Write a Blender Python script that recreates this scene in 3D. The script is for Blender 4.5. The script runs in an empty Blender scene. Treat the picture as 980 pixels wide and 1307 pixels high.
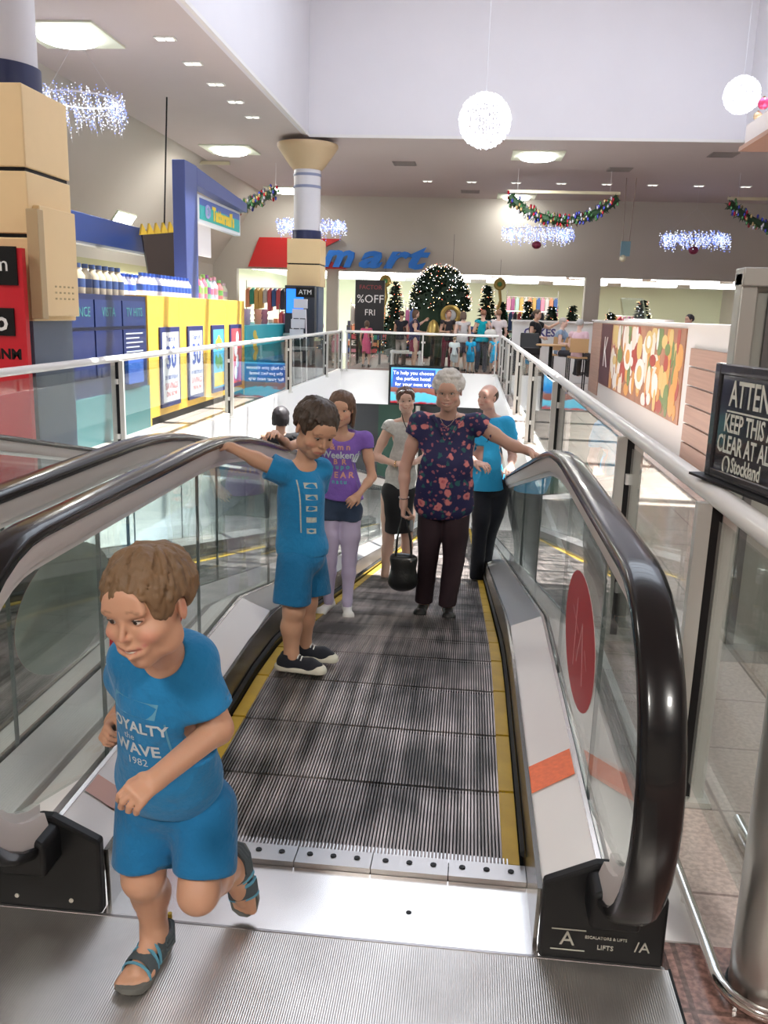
import bpy, bmesh, math, random
import numpy as np
from mathutils import Vector, Matrix
from mathutils.bvhtree import BVHTree
PI = math.pi
C = bpy.context.scene.collection
S = bpy.context.scene
# ---------------------------------------------------------------- camera
cam_d = bpy.data.cameras.new('camera'); cam = bpy.data.objects.new('camera', cam_d); C.objects.link(cam)
def camera_axes(vx, vy, roll, f):
    v = Vector(((vx-490)/f, (vy-653.5)/f, 1)).normalized()
    up = Vector((roll, -1, 0)); up = (up - v*up.dot(v)).normalized()
    xw = v.cross(up)
    M = Matrix((xw, v, up)).transposed()          # camera(x right, y down, z fwd) = M @ world
    r0, r1, r2 = M[0], M[1], M[2]
    return Matrix((r0, -r1, -r2)).transposed()
cam.matrix_world = Matrix.Translation((0, 0, 1.58)) @ camera_axes(604, 402, .052, 1110.).to_4x4()
cam_d.sensor_fit = 'HORIZONTAL'; cam_d.sensor_width = 36; cam_d.lens = 36*1110/980
cam_d.clip_start = .05; cam_d.clip_end = 200
S.camera = cam
# ---------------------------------------------------------------- world and daylight
w = bpy.data.worlds.new('sky'); S.world = w; w.use_nodes = True
bg = w.node_tree.nodes['Background']; bg.inputs[0].default_value = (.80, .88, 1, 1); bg.inputs[1].default_value = 3.4
sun_d = bpy.data.lights.new('sun', 'SUN'); sun_d.energy = 16; sun_d.angle = .01; sun_d.color = (1, .97, .92)
sun = bpy.data.objects.new('sun', sun_d); C.objects.link(sun)
sun.rotation_euler = Vector((.27, .16, 1)).normalized().to_track_quat('Z', 'Y').to_euler()
S.view_settings.view_transform = 'Standard'; S.view_settings.look = 'None'
S.view_settings.exposure = .38; S.view_settings.gamma = 1
def area(name, loc, sx, sy, power, col=(1, .96, .9), rot=(0, 0, 0)):
    d = bpy.data.lights.new(name, 'AREA'); d.shape = 'RECTANGLE'; d.size = sx; d.size_y = sy; d.energy = power; d.color = col
    o = bpy.data.objects.new(name, d); o.location = loc; o.rotation_euler = rot; C.objects.link(o); return o
# ---------------------------------------------------------------- materials
MATS = {}
def mat(name, col, rough=.5, metal=0., spec=.5, emit=None, es=1., bump=0., bscale=40., var=0., vscale=6., alpha=1., coat=0., sss=0., stretch=(1,1,1), sheen=0., bdist=.01):
    if name in MATS: return MATS[name]
    m = bpy.data.materials.new(name); m.use_nodes = True; n = m.node_tree; b = n.nodes['Principled BSDF']
    if isinstance(col, str): col = tuple((int(col[i:i+2], 16)/255)**2.2 for i in (0, 2, 4))
    b.inputs['Base Color'].default_value = (*col[:3], 1); b.inputs['Roughness'].default_value = rough; b.inputs['Metallic'].default_value = metal
    b.inputs['Specular IOR Level'].default_value = spec; b.inputs['Coat Weight'].default_value = coat
    if sss: b.inputs['Subsurface Weight'].default_value = sss; b.inputs['Subsurface Radius'].default_value = (.012, .004, .002); b.inputs['Subsurface Scale'].default_value = 1
    if sheen: b.inputs['Sheen Weight'].default_value = sheen
    if emit: b.inputs['Emission Color'].default_value = (*emit, 1); b.inputs['Emission Strength'].default_value = es
    if bump or var:
        tc = n.nodes.new('ShaderNodeTexCoord'); mp = n.nodes.new('ShaderNodeMapping'); mp.inputs['Scale'].default_value = stretch
        n.links.new(tc.outputs['Object'], mp.inputs[0])
    if bump:
        t = n.nodes.new('ShaderNodeTexNoise'); t.inputs['Scale'].default_value = bscale; t.inputs['Detail'].default_value = 4
        bp = n.nodes.new('ShaderNodeBump'); bp.inputs['Strength'].default_value = bump; bp.inputs['Distance'].default_value = bdist
        n.links.new(mp.outputs[0], t.inputs['Vector']); n.links.new(t.outputs['Fac'], bp.inputs['Height']); n.links.new(bp.outputs[0], b.inputs['Normal'])
    if var:
        t = n.nodes.new('ShaderNodeTexNoise'); t.inputs['Scale'].default_value = vscale; t.inputs['Detail'].default_value = 5
        mx = n.nodes.new('ShaderNodeMix'); mx.data_type = 'RGBA'
        mx.inputs[6].default_value = tuple(c*(1-var) for c in col[:3])+(1,); mx.inputs[7].default_value = tuple(min(1, c*(1+var)) for c in col[:3])+(1,)
        n.links.new(mp.outputs[0], t.inputs['Vector']); n.links.new(t.outputs['Fac'], mx.inputs[0]); n.links.new(mx.outputs[2], b.inputs['Base Color'])
    MATS[name] = m; return m
def glass(name, tint=(.93, .97, .96), refl=1., rough=0.):
    if name in MATS: return MATS[name]
    m = bpy.data.materials.new(name); m.use_nodes = True; n = m.node_tree; n.nodes.clear()
    o = n.nodes.new('ShaderNodeOutputMaterial'); t = n.nodes.new('ShaderNodeBsdfTransparent'); g = n.nodes.new('ShaderNodeBsdfGlossy')
    t.inputs[0].default_value = (*tint, 1); g.inputs[1].default_value = rough
    fr = n.nodes.new('ShaderNodeFresnel'); ge = n.nodes.new('ShaderNodeNewGeometry'); mr = n.nodes.new('ShaderNodeMapRange'); mr.inputs[3].default_value = 1.5; mr.inputs[4].default_value = 1/1.5; n.links.new(ge.outputs['Backfacing'], mr.inputs[0]); n.links.new(mr.outputs[0], fr.inputs[0]); mx = n.nodes.new('ShaderNodeMixShader')
    mu = n.nodes.new('ShaderNodeMath'); mu.operation = 'MULTIPLY'; mu.inputs[1].default_value = refl; mu.use_clamp = True
    n.links.new(fr.outputs[0], mu.inputs[0]); n.links.new(mu.outputs[0], mx.inputs[0]); n.links.new(t.outputs[0], mx.inputs[1]); n.links.new(g.outputs[0], mx.inputs[2]); n.links.new(mx.outputs[0], o.inputs[0])
    MATS[name] = m; return m
def glow(name, col, s): return mat(name, col, emit=col, es=s)
# ---------------------------------------------------------------- mesh building
class MB:
    def __init__(s): s.v = []; s.f = []; s.mi = []; s.m = 0
    def add(s, vs, fs, m=None):
        k = len(s.v); s.v += [tuple(v) for v in vs]; s.f += [tuple(i+k for i in f) for f in fs]; s.mi += [s.m if m is None else m]*len(fs); return s
    def box(s, x0, y0, z0, x1, y1, z1, m=None, M=None):
        vs = [Vector((x, y, z)) for z in (z0, z1) for x, y in ((x0, y0), (x1, y0), (x1, y1), (x0, y1))]
        if M is not None: vs = [M @ v for v in vs]
        return s.add(vs, [(3,2,1,0), (4,5,6,7), (0,1,5,4), (1,2,6,5), (2,3,7,6), (3,0,4,7)], m)
    def cyl(s, p, q, r0, r1=None, n=12, m=None, caps=True):
        p = Vector(p); q = Vector(q); r1 = r0 if r1 is None else r1
        z = (q-p).normalized(); x = z.orthogonal().normalized(); y = z.cross(x)
        vs = [c + (x*math.cos(2*PI*i/n) + y*math.sin(2*PI*i/n))*r for c, r in ((p, r0), (q, r1)) for i in range(n)]
        fs = [(i, (i+1) % n, n+(i+1) % n, n+i) for i in range(n)]
        if caps: fs += [tuple(range(n-1, -1, -1)), tuple(range(n, 2*n))]
        return s.add(vs, fs, m)
    def lathe(s, c, prof, n=24, m=None):      # prof: (r, z)
        vs = [(c[0]+r*math.cos(2*PI*i/n), c[1]+r*math.sin(2*PI*i/n), c[2]+z) for r, z in prof for i in range(n)]
        fs = [(j*n+i, j*n+(i+1) % n, (j+1)*n+(i+1) % n, (j+1)*n+i) for j in range(len(prof)-1) for i in range(n)]
        fs += [tuple(range(n-1, -1, -1)), tuple((len(prof)-1)*n+i for i in range(n))]
        return s.add(vs, fs, m)
    def tube(s, pts, r, n=8, m=None, closed=False, flat=None):
        pts = [Vector(p) for p in pts]; k = len(pts); vs = []; prev = None
        for i, p in enumerate(pts):
            if closed: t = pts[(i+1) % k]-pts[i-1]
            else: t = pts[min(i+1, k-1)]-pts[max(i-1, 0)]
            t.normalize()
            x = t.orthogonal().normalized() if prev is None else (prev - t*prev.dot(t)).normalized()
            prev = x; y = t.cross(x); rr = r[i] if isinstance(r, (list, tuple)) else r
            vs += [p + (x*math.cos(2*PI*j/n) + y*math.sin(2*PI*j/n))*rr for j in range(n)]
        fs = []
        for i in range(k if closed else k-1):
            a = i*n; b = ((i+1) % k)*n
            fs += [(a+j, a+(j+1) % n, b+(j+1) % n, b+j) for j in range(n)]
        if not closed: fs += [tuple(range(n-1, -1, -1)), tuple((k-1)*n+j for j in range(n))]
        return s.add(vs, fs, m)
    def prism(s, poly, axis, a, b, m=None):   # poly of 2-D points, extruded along axis from a to b
        def P(u, v, w): return {'x': (w, u, v), 'y': (u, w, v), 'z': (u, v, w)}[axis]
        n = len(poly); vs = [P(u, v, w) for w in (a, b) for u, v in poly]
        return s.add(vs, [tuple(range(n-1, -1, -1)), tuple(range(n, 2*n))] + [(i, (i+1) % n, n+(i+1) % n, n+i) for i in range(n)], m)
    def sweep(s, prof, path, m=None, closed=True):     # prof (x, z offset), path (y, z); profile kept upright
        n = len(prof); vs = [(x, y, z+dz) for y, z in path for x, dz in prof]; fs = []
        for i in range(len(path)-1):
            for j in range(n if closed else n-1): fs.append((i*n+j, i*n+(j+1) % n, (i+1)*n+(j+1) % n, (i+1)*n+j))
        if closed: fs += [tuple(range(n-1, -1, -1)), tuple((len(path)-1)*n+j for j in range(n))]
        return s.add(vs, fs, m)
    def ball(s, c, r, n=8, m=None):
        rx, ry, rz = (r, r, r) if not isinstance(r, tuple) else r
        vs = []; h = max(3, n//2)
        for j in range(1, h):
            t = PI*j/h
            vs += [(c[0]+rx*math.sin(t)*math.cos(2*PI*i/n), c[1]+ry*math.sin(t)*math.sin(2*PI*i/n), c[2]+rz*math.cos(t)) for i in range(n)]
        k = len(vs); vs += [(c[0], c[1], c[2]+rz), (c[0], c[1], c[2]-rz)]
        fs = [(j*n+i, (j+1)*n+i, (j+1)*n+(i+1) % n, j*n+(i+1) % n) for j in range(h-2) for i in range(n)]
        fs += [(k, i, (i+1) % n) for i in range(n)] + [(k+1, (h-2)*n+(i+1) % n, (h-2)*n+i) for i in range(n)]
        return s.add(vs, fs, m)
    def mesh(s, name, mats, off=(0, 0, 0), smooth=40):
        me = bpy.data.meshes.new(name); ox, oy, oz = off
        me.from_pydata([(x-ox, y-oy, z-oz) for x, y, z in s.v], [], s.f)
        for m in (mats if isinstance(mats, (list, tuple)) else [mats]): me.materials.append(m)
        me.polygons.foreach_set('material_index', s.mi)
        bm = bmesh.new(); bm.from_mesh(me); bmesh.ops.recalc_face_normals(bm, faces=bm.faces)
        if smooth:
            a = math.radians(smooth)
            for f in bm.faces: f.smooth = True
            for e in bm.edges:
                if len(e.link_faces) == 2 and e.calc_face_angle(0) > a: e.smooth = False
        bm.to_mesh(me); bm.free(); return me
ORG = {}
def link(name, me, parent=None, org=(0, 0, 0)):
    o = bpy.data.objects.new(name, me); C.objects.link(o); o.parent = parent; ORG[o.name] = Vector(org); return o
def part(name, mb, mats, parent, smooth=40, label=None, bevel=0):
    org = ORG[parent.name]
    o = link(name, mb.mesh(name, mats, org, smooth), parent, org)
    if label: o['label'] = label
    if bevel: bv(o, bevel)
    return o
def bv(o, w, seg=2):
    b = o.modifiers.new('bevel', 'BEVEL'); b.width = w; b.segments = seg; b.limit_method = 'ANGLE'; b.angle_limit = .7
def tag(o, label, cat, group=None):
    o['label'] = label; o['category'] = cat
    if group: o['group'] = group
    return o
def thing(name, label, cat, loc=(0, 0, 0), group=None):
    o = bpy.data.objects.new(name, None); C.objects.link(o); o.location = loc; ORG[o.name] = Vector(loc)
    o.empty_display_size = .1; return tag(o, label, cat, group)
def single(name, mb, mats, label, cat, loc=None, group=None, smooth=40, bevel=0):
    if loc is None:
        a = np.array(mb.v); loc = ((a[:, 0].min()+a[:, 0].max())/2, (a[:, 1].min()+a[:, 1].max())/2, a[:, 2].min())
    o = link(name, mb.mesh(name, mats, loc, smooth), None, loc); o.location = loc
    if bevel: bv(o, bevel)
    return tag(o, label, cat, group)
def struct(name, mb, mats, smooth=30, parent=None):
    o = link(name, mb.mesh(name, mats, (0, 0, 0), smooth), parent); 
    if not parent: o['kind'] = 'structure'
    return o
def B(*a, **k): return MB().box(*a, **k)
def clone(root, loc, label=None):
    r = root.copy(); C.objects.link(r); r.location = loc
    if label: r['label'] = label
    for ch in list(root.children):
        c = ch.copy(); C.objects.link(c); c.parent = r
        for g in ch.children:
            d = g.copy(); C.objects.link(d); d.parent = c
    return r
def text_mb(body, size, depth=.004, M=None, mb=None, m=0, shear=0., bold=0., align='CENTER', res=2, space=1.):
    cu = bpy.data.curves.new('t', 'FONT'); cu.body = body; cu.size = size; cu.extrude = depth/2; cu.align_x = align; cu.align_y = 'CENTER'
    cu.shear = shear; cu.offset = bold; cu.resolution_u = res; cu.space_character = space
    o = bpy.data.objects.new('t', cu)
    me = bpy.data.meshes.new_from_object(o); bpy.data.objects.remove(o)
    mb = mb or MB(); vs = [(M @ v.co) if M is not None else v.co.copy() for v in me.vertices]
    mb.add(vs, [tuple(p.vertices) for p in me.polygons], m); bpy.data.meshes.remove(me); return mb
def frame(o, x, y):       # matrix with local x -> x, y -> y
    x = Vector(x).normalized(); y = Vector(y).normalized(); z = x.cross(y)
    return Matrix.Translation(o) @ Matrix((x, y, z)).transposed().to_4x4()
R = random.Random(7)
# common materials
white = mat('white_paint', 'e9e6e6', .35)
steel = mat('brushed_steel', (.55, .54, .52), .32, 1, bump=.05, bscale=60, stretch=(1, 1, 30))
chrome = mat('polished_metal', (.78, .76, .74), .12, 1)
black = mat('black_rubber', (.012, .012, .013), .22, coat=.6)
matte_black = mat('black_plastic', (.007, .007, .008), .5, spec=.3)
clear = glass('pane_glass', (.93, .965, .955))
# ================================================================ the setting
def plaster(n, c, r=.8): return mat(n, c, r, bump=.05, bscale=12, var=.03, vscale=1.2)
ceil_m = plaster('ceiling_plaster', (.56, .49, .48)); wall_m = plaster('wall_plaster', (.57, .53, .47)); well_m = plaster('well_plaster', (.73, .71, .75))
def tile_mat(name, c1, c2, mortar, size, rough=.25, speck=.5, spec=.5):
    m = bpy.data.materials.new(name); m.use_nodes = True; n = m.node_tree; b = n.nodes['Principled BSDF']; L = n.links.new
    tc = n.nodes.new('ShaderNodeTexCoord'); br = n.nodes.new('ShaderNodeTexBrick'); br.offset = 0
    br.inputs['Scale'].default_value = 1/size; br.inputs['Brick Width'].default_value = 1; br.inputs['Row Height'].default_value = 1; br.inputs['Mortar Size'].default_value = .012
    br.inputs['Color1'].default_value = (*c1, 1); br.inputs['Color2'].default_value = (*c2, 1); br.inputs['Mortar'].default_value = (*mortar, 1)
    L(tc.outputs['Object'], br.inputs['Vector'])
    vo = n.nodes.new('ShaderNodeTexNoise'); vo.inputs['Scale'].default_value = 60; vo.inputs['Detail'].default_value = 6; L(tc.outputs['Object'], vo.inputs['Vector'])
    rp = n.nodes.new('ShaderNodeValToRGB'); rp.color_ramp.elements[0].position = .40; rp.color_ramp.elements[1].position = .62
    rp.color_ramp.elements[0].color = (1-speck, 1-speck, 1-speck, 1); rp.color_ramp.elements[1].color = (1, 1, 1, 1); L(vo.outputs['Fac'], rp.inputs[0])
    mx = n.nodes.new('ShaderNodeMix'); mx.data_type = 'RGBA'; mx.blend_type = 'MULTIPLY'; mx.inputs[0].default_value = 1; L(br.outputs['Color'], mx.inputs[6]); L(rp.outputs[0], mx.inputs[7]); L(mx.outputs[2], b.inputs['Base Color'])
    b.inputs['Roughness'].default_value = rough; b.inputs['Specular IOR Level'].default_value = spec; MATS[name] = m; return m
red_floor = tile_mat('terrazzo_red', (.36, .20, .17), (.40, .23, .19), (.2, .12, .1), .6)
pink_floor = tile_mat('terrazzo_pink', (.60, .50, .46), (.64, .54, .49), (.35, .28, .26), .45, .12, .25)
far_floor = tile_mat('far_tiles', (.20, .10, .085), (.24, .125, .10), (.14, .08, .07), .5, .5, .4, .12)
low_floor = tile_mat('lower_tiles', (.62, .6, .57), (.7, .68, .64), (.4, .4, .4), .6, .25, .2)
VX0, VX1, VY1 = -3.5, .69, 23.6          # the void the travelators go down in
PY = 1.93                                 # where the travelator bases stop on the near floor
struct('floor', B(-9, -8, -.3, -3.5, 34, 0), pink_floor)
struct('floor', B(.69, 2.36, -.3, 12, VY1, 0), pink_floor)
struct('floor', MB().box(.575, -8, -.3, 12, 2.03, 0), red_floor)
struct('floor', MB().box(.69, 2.03, -.3, 12, 2.36, -.001), pink_floor)
struct('floor', B(-3.5, -8, -.3, .575, -1.2, 0), red_floor)
struct('floor', B(-3.5, VY1, -.3, 12, 46, 0), far_floor)
struct('floor', B(-9, -2, -4.6, 9, 46, -4.35), low_floor)
struct('trim_1', MB().box(.575, 2.032, -.3, .688, 2.5, .004), white)
# white fascia round the void, three sides
fm = mat('fascia_paint', (.86, .85, .84), .5)
struct('trim_2', MB().box(-3.56, 1.0, -.86, -3.488, VY1, .06), fm)
struct('trim_3', MB().box(.66, 2.5, -.86, .695, VY1, .06), fm)
struct('trim_4', MB().box(-3.56, VY1-.02, -.86, .80, VY1+.06, .05), fm)
# lower level behind the fascia
grn = mat('green_wall', (.008, .05, .028), .6); drk = mat('dark_shopfront', (.016, .018, .02), .5)
struct('wall_lower_far', MB().box(-9, 29, -4.35, 9, 29.2, -.86), drk)
struct('wall_lower_left', B(-7.2, -2, -4.35, -7, 29, -.3), well_m)
struct('wall_lower_right', B(5, -2, -4.35, 5.2, 29, -.3), well_m)
struct('wall_lower_near', B(-7, -2, -4.35, 5, -1.9, -.3), well_m)
struct('trim_5', MB().box(-2.95, 28.6, -4.35, -1.75, 29, -.86), grn)
struct('trim_6', MB().box(-1.72, 28.5, -4.35, -1.6, 29, -.86).box(1.2, 28.5, -4.35, 1.5, 29, -.86), wall_m)
for x, y in ((-5.2, 8), (-5.2, 18), (2.8, 8), (2.8, 18)): area('lower_fill_light', (x, y, -.5), 1.2, 6, 800, (.92, .98, 1))  # unseen lamps added to brighten the lower level
# ceiling with the big roof light well
CZ = 5.4; WX0, WX1, WY0, WY1, WZ = -3.9, 5.6, 4.5, 20.7, 9.6
mall = 12.2
def ceiling_piece(x0, y0, x1, y1): struct('ceiling', B(x0, y0, CZ, x1, y1, CZ+.2), ceil_m)
ceiling_piece(-7.3, WY0, WX0-.12, 31); ceiling_piece(WX1+.12, WY0, mall, 31); ceiling_piece(-7.3, -8, mall, WY0-.12); ceiling_piece(WX0-.12, WY1+.12, WX1+.12, 31)
wl = MB().box(WX0-.12, WY0-.12, CZ, WX0, WY1+.12, WZ).box(WX1, WY0-.12, CZ, WX1+.12, WY1+.12, WZ).box(WX0, WY1, CZ, WX1, WY1+.12, WZ).box(WX0, WY0-.12, CZ, WX1, WY0, WZ)
struct('wall_roof_well', wl, well_m)
lm = mat('lip', (.75, .73, .72), .5)
struct('trim_7', MB().box(WX0-.03, WY0, CZ-.03, WX0+.03, WY1, CZ+.03).box(WX0, WY1-.03, CZ-.03, WX1, WY1+.03, CZ+.03), lm)
# roof light: purlins over the well, with unseen sheets added to block sun
rb = MB()
for i in range(9): 
    y = WY0+1.0+i*1.9; rb.box(WX0, y, WZ-.25, WX1, y+.16, WZ)
struct('trim_8', rb, white)
sk = MB()
sk.box(WX0-.12, WY0-.12, WZ, WX1+.12, 9.2, WZ+.06); sk.box(WX0-.12, 9.2, WZ, -2.7, 17.2, WZ+.06); sk.box(WX0-.12, 17.2, WZ, WX1+.12, WY1+.12, WZ+.06)
struct('sun_mask_sheets', sk, mat('sun_mask_white', (.8, .8, .8), .6))
# sloping bulkhead over the left shops, right and back walls of the mall
struct('wall_left', MB().prism([(-7.3, 5.6), (-9.2, 3.03), (-9.4, 3.03), (-9.4, 5.6)], 'y', -8, 34).box(-9.4, -8, 0, -9.2, 34, 3.03), wall_m)
struct('wall_right', B(mall, -8, 0, mall+.2, 46, 5.6), wall_m)
struct('wall_back', B(-9.4, -8.2, 0, mall, -8, 5.6), wall_m)
# shop front wall at the far end, with wide openings under it
KY = 31
struct('wall_far', MB().box(-9.4, KY, 2.93, mall, KY+.3, 5.6).box(-9.4, KY, 0, -8.35, KY+.3, 2.93).box(-5.15, KY, 0, -4.75, KY+.3, 2.93).box(3.72, KY-.1, 0, 4.22, KY+.35, 2.93), wall_m)
km = plaster('store_wall', (.72, .74, .53))
struct('wall_store', MB().box(-9.4, 45.8, 0, mall, 46, 4.2).box(-9.4, KY+.3, 0, -9.2, 46, 4.2), km)
struct('ceiling', B(-9.4, KY+.3, 3.15, mall, 46, 3.3), mat('store_ceiling', (.9, .92, .85), .7))
tube_m = glow('fluorescent', (.97, 1, .95), 6)
for i in range(7):
    for j, y in enumerate((32.5, 35.5, 39)):
        x = -8.2+i*2.9+(j % 2)*.8
        o = single('strip_light', B(x, y, 2.98, x+2.2, y+.7, 3.12), tube_m, 'long white ceiling light panel inside the far store behind the shoppers', 'light', group='store ceiling lights'); o['label'] = f"long white ceiling light panel inside the far store, {['front','middle','rear'][j]} row, {['leftmost','second from left','third from left','middle','third from right','second from right','rightmost'][i]}"
area('store_light', (0, 37, 2.94), 18, 9, 520, (.98, 1, .93))
# ceiling fixtures, plus unseen fill lamps added for brightness
sq_m = mat('light_recess', (.8, .85, .7), .5); lamp_m = glow('lamp_white', (1, 1, .96), 14)
sqs = [(-6.1, 13.4, 'large square ceiling light nearest on the left, above the beige pillar'), (-6.2, 22.5, 'square recessed ceiling light above the blue arch with the lottery sign'),
       (1.35, 22.7, 'square recessed ceiling light right of the near hanging light ball'), (-6.3, 29.6, 'square recessed ceiling light left of the far column, at the end wall'), (1.2, 30.2, 'small square ceiling light above the left end of the middle garland'),
       (-6.1, 4.5, 'square recessed ceiling light'), (-2, -3, 'square recessed ceiling light'), (3, -3, 'square recessed ceiling light'), (8, 12, 'square recessed ceiling light'), (8, 4, 'square recessed ceiling light')]  # last five are unseen fill lamps, added without fixtures
for x, y, lb in sqs[:5]:
    t = thing('ceiling_light', lb, 'light', (x, y, CZ-.12), group='square ceiling lights')
    part('light_frame', MB().box(x-.62, y-.62, CZ-.03, x+.62, y+.62, CZ-.002), sq_m, t)
    part('diffuser', MB().lathe((x, y, CZ-.12), [(.34, 0), (.42, .03), (.44, .088)], 20), lamp_m, t)
for x, y, lb in sqs: area('ceiling_and_fill_lamp', (x, y, CZ-.14), .9, .9, (8 if y > 29 else 95) if y > 4 else 230, (1, .97, .90))
dl_m = mat('downlight_frame', (.85, .85, .82), .5); dg = glow('downlight_glow', (1, 1, .92), 1.1)
ORD = ['right of the column at the far left end,', 'second from the left', 'third from the left, above the big dark tree', 'left of the middle garland,', 'over the middle garland bar,', 'third from the right', 'second from the right', 'at the far right end,']
row = [(-4.7, 13.57+1.3*i) for i in range(5)] + [(-1.55+1.3*i, 27.2) for i in range(8)]
names = ['nearest', 'second', 'third', 'fourth', 'farthest']
for i, (x, y) in enumerate(row):
    lb = (f'small twin ceiling downlight, {names[i]} in the row along the roof well' if i < 5 else 'small ceiling downlight '+ORD[i-5]+' in the far row')
    t = thing('downlight', lb, 'light', (x, y, CZ-.03), group='small twin downlights')
    part('trim_ring', B(x-.15, y-.09, CZ-.02, x+.15, y+.09, CZ-.001), dl_m, t)
    for s in (-1, 1): part('lamp', B(x+s*.07-.05, y-.06, CZ-.03, x+s*.07+.05, y+.06, CZ-.02), dg, t)
wl_ = thing('wall_washer', 'bright oblong light on the sloping bulkhead above the blue name board', 'light', (-8.733, 21.865, 3.662))
Mw = Matrix.Translation((-8.733, 21.865, 3.662)) @ Matrix.Rotation(math.atan2(2.57, 1.9)*-1+PI, 4, 'Y')
part('lamp_case', MB().box(-.16, -.6, -.03, .16, .6, .03, M=Mw), sq_m, wl_); part('diffuser', MB().box(-.12, -.55, .03, .12, .55, .04, M=Mw).box(-.12, -.55, -.04, .12, .55, -.03, M=Mw), lamp_m, wl_)
for k, (x, y) in enumerate([(-2.0, 24.2), (3.6, 24.6), (5.6, 22.3), (-.3, 29.3)]):
    t = MB().box(x-.3, y-.3, CZ-.02, x+.3, y+.3, CZ-.001)
    for i in range(5): t.box(x-.27, y-.26+i*.11, CZ-.035, x+.27, y-.22+i*.11, CZ-.02)
    single('ceiling_vent', t, mat('vent_grey', (.28, .25, .24), .6), ['grey ceiling air vent right of the far column capital', 'grey ceiling air vent above the middle garland bar', 'grey ceiling air vent nearest the roof well edge on the right', 'grey ceiling air vent closest to the far shop wall'][k], 'vent')
# ================================================================ travelators
TAN = .2126; KIN = 3.9
def incline(y, kink=KIN, z0=0., soft=.5):
    if y < kink-soft: return z0
    if y > kink+soft: return z0-(y-kink)*TAN
    u = y-(kink-soft); return z0-TAN*u*u/(4*soft)
YEND = 23.2
pal_m = bpy.data.materials.new('pallet_aluminium'); pal_m.use_nodes = True
def setup_pallet(m):
    n = m.node_tree; b = n.nodes['Principled BSDF']; L = n.links.new
    g = n.nodes.new('ShaderNodeNewGeometry'); mp = n.nodes.new('ShaderNodeMapping'); mp.inputs['Scale'].default_value = (22, 1.2, 1); L(g.outputs['Position'], mp.inputs[0])
    t = n.nodes.new('ShaderNodeTexNoise'); t.inputs['Scale'].default_value = 1; t.inputs['Detail'].default_value = 5; L(mp.outputs[0], t.inputs['Vector'])
    t2 = n.nodes.new('ShaderNodeTexNoise'); t2.inputs['Scale'].default_value = 3; L(g.outputs['Position'], t2.inputs['Vector'])
    mu = n.nodes.new('ShaderNodeMath'); mu.operation = 'MULTIPLY'; L(t.outputs['Fac'], mu.inputs[0]); L(t2.outputs['Fac'], mu.inputs[1])
    rp = n.nodes.new('ShaderNodeValToRGB'); rp.color_ramp.elements[0].position = .16; rp.color_ramp.elements[0].color = (.085, .076, .07, 1)
    rp.color_ramp.elements[1].position = .38; rp.color_ramp.elements[1].color = (.52, .45, .43, 1); L(mu.outputs[0], rp.inputs[0]); L(rp.outputs[0], b.inputs['Base Color'])
    b.inputs['Roughness'].default_value = .42; b.inputs['Metallic'].default_value = .55
setup_pallet(pal_m)
yellow = mat('safety_yellow', (.52, .33, .02), .5, var=.25, vscale=9)
groove = mat('groove_dark', (.01, .01, .01), .7)
deckw = mat('deck_white', (.72, .69, .68), .38, var=.04, vscale=3); deckg = mat('deck_grey', (.42, .41, .41), .3, .6)
skirt_m = mat('skirt_steel', (.16, .15, .14), .25, .8)
rail_chrome = mat('rail_profile', (.62, .58, .55), .25, .7)
hand_m = mat('handrail_rubber', (.006, .006, .007), .22, spec=.35, coat=.25, bump=0)
def ribbed_mesh():
    mb = MB(); n = 96; w = 1.04; hw = w/2; L0, L1 = -.198, .198; p = w/n
    mb.box(-hw, L0, -.04, hw, L1, -.012, 1)
    for i in range(n):
        x = -hw+p*(i+.22); x1 = x+p*.55
        mb.add([(x, L0, -.012), (x1, L0, -.012), (x1, L1, -.012), (x, L1, -.012), (x, L0, 0), (x1, L0, 0), (x1, L1, 0), (x, L1, 0)], [(4,5,6,7), (0,1,5,4), (1,2,6,5), (3,0,4,7)], 0)
    return mb.mesh('pallet', [pal_m, groove], (0, 0, 0), 0)
rib = ribbed_mesh(); yel = MB().box(-.025, -.198, -.03, .025, .198, .002).mesh('yellow_edge', yellow, smooth=0)
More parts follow.
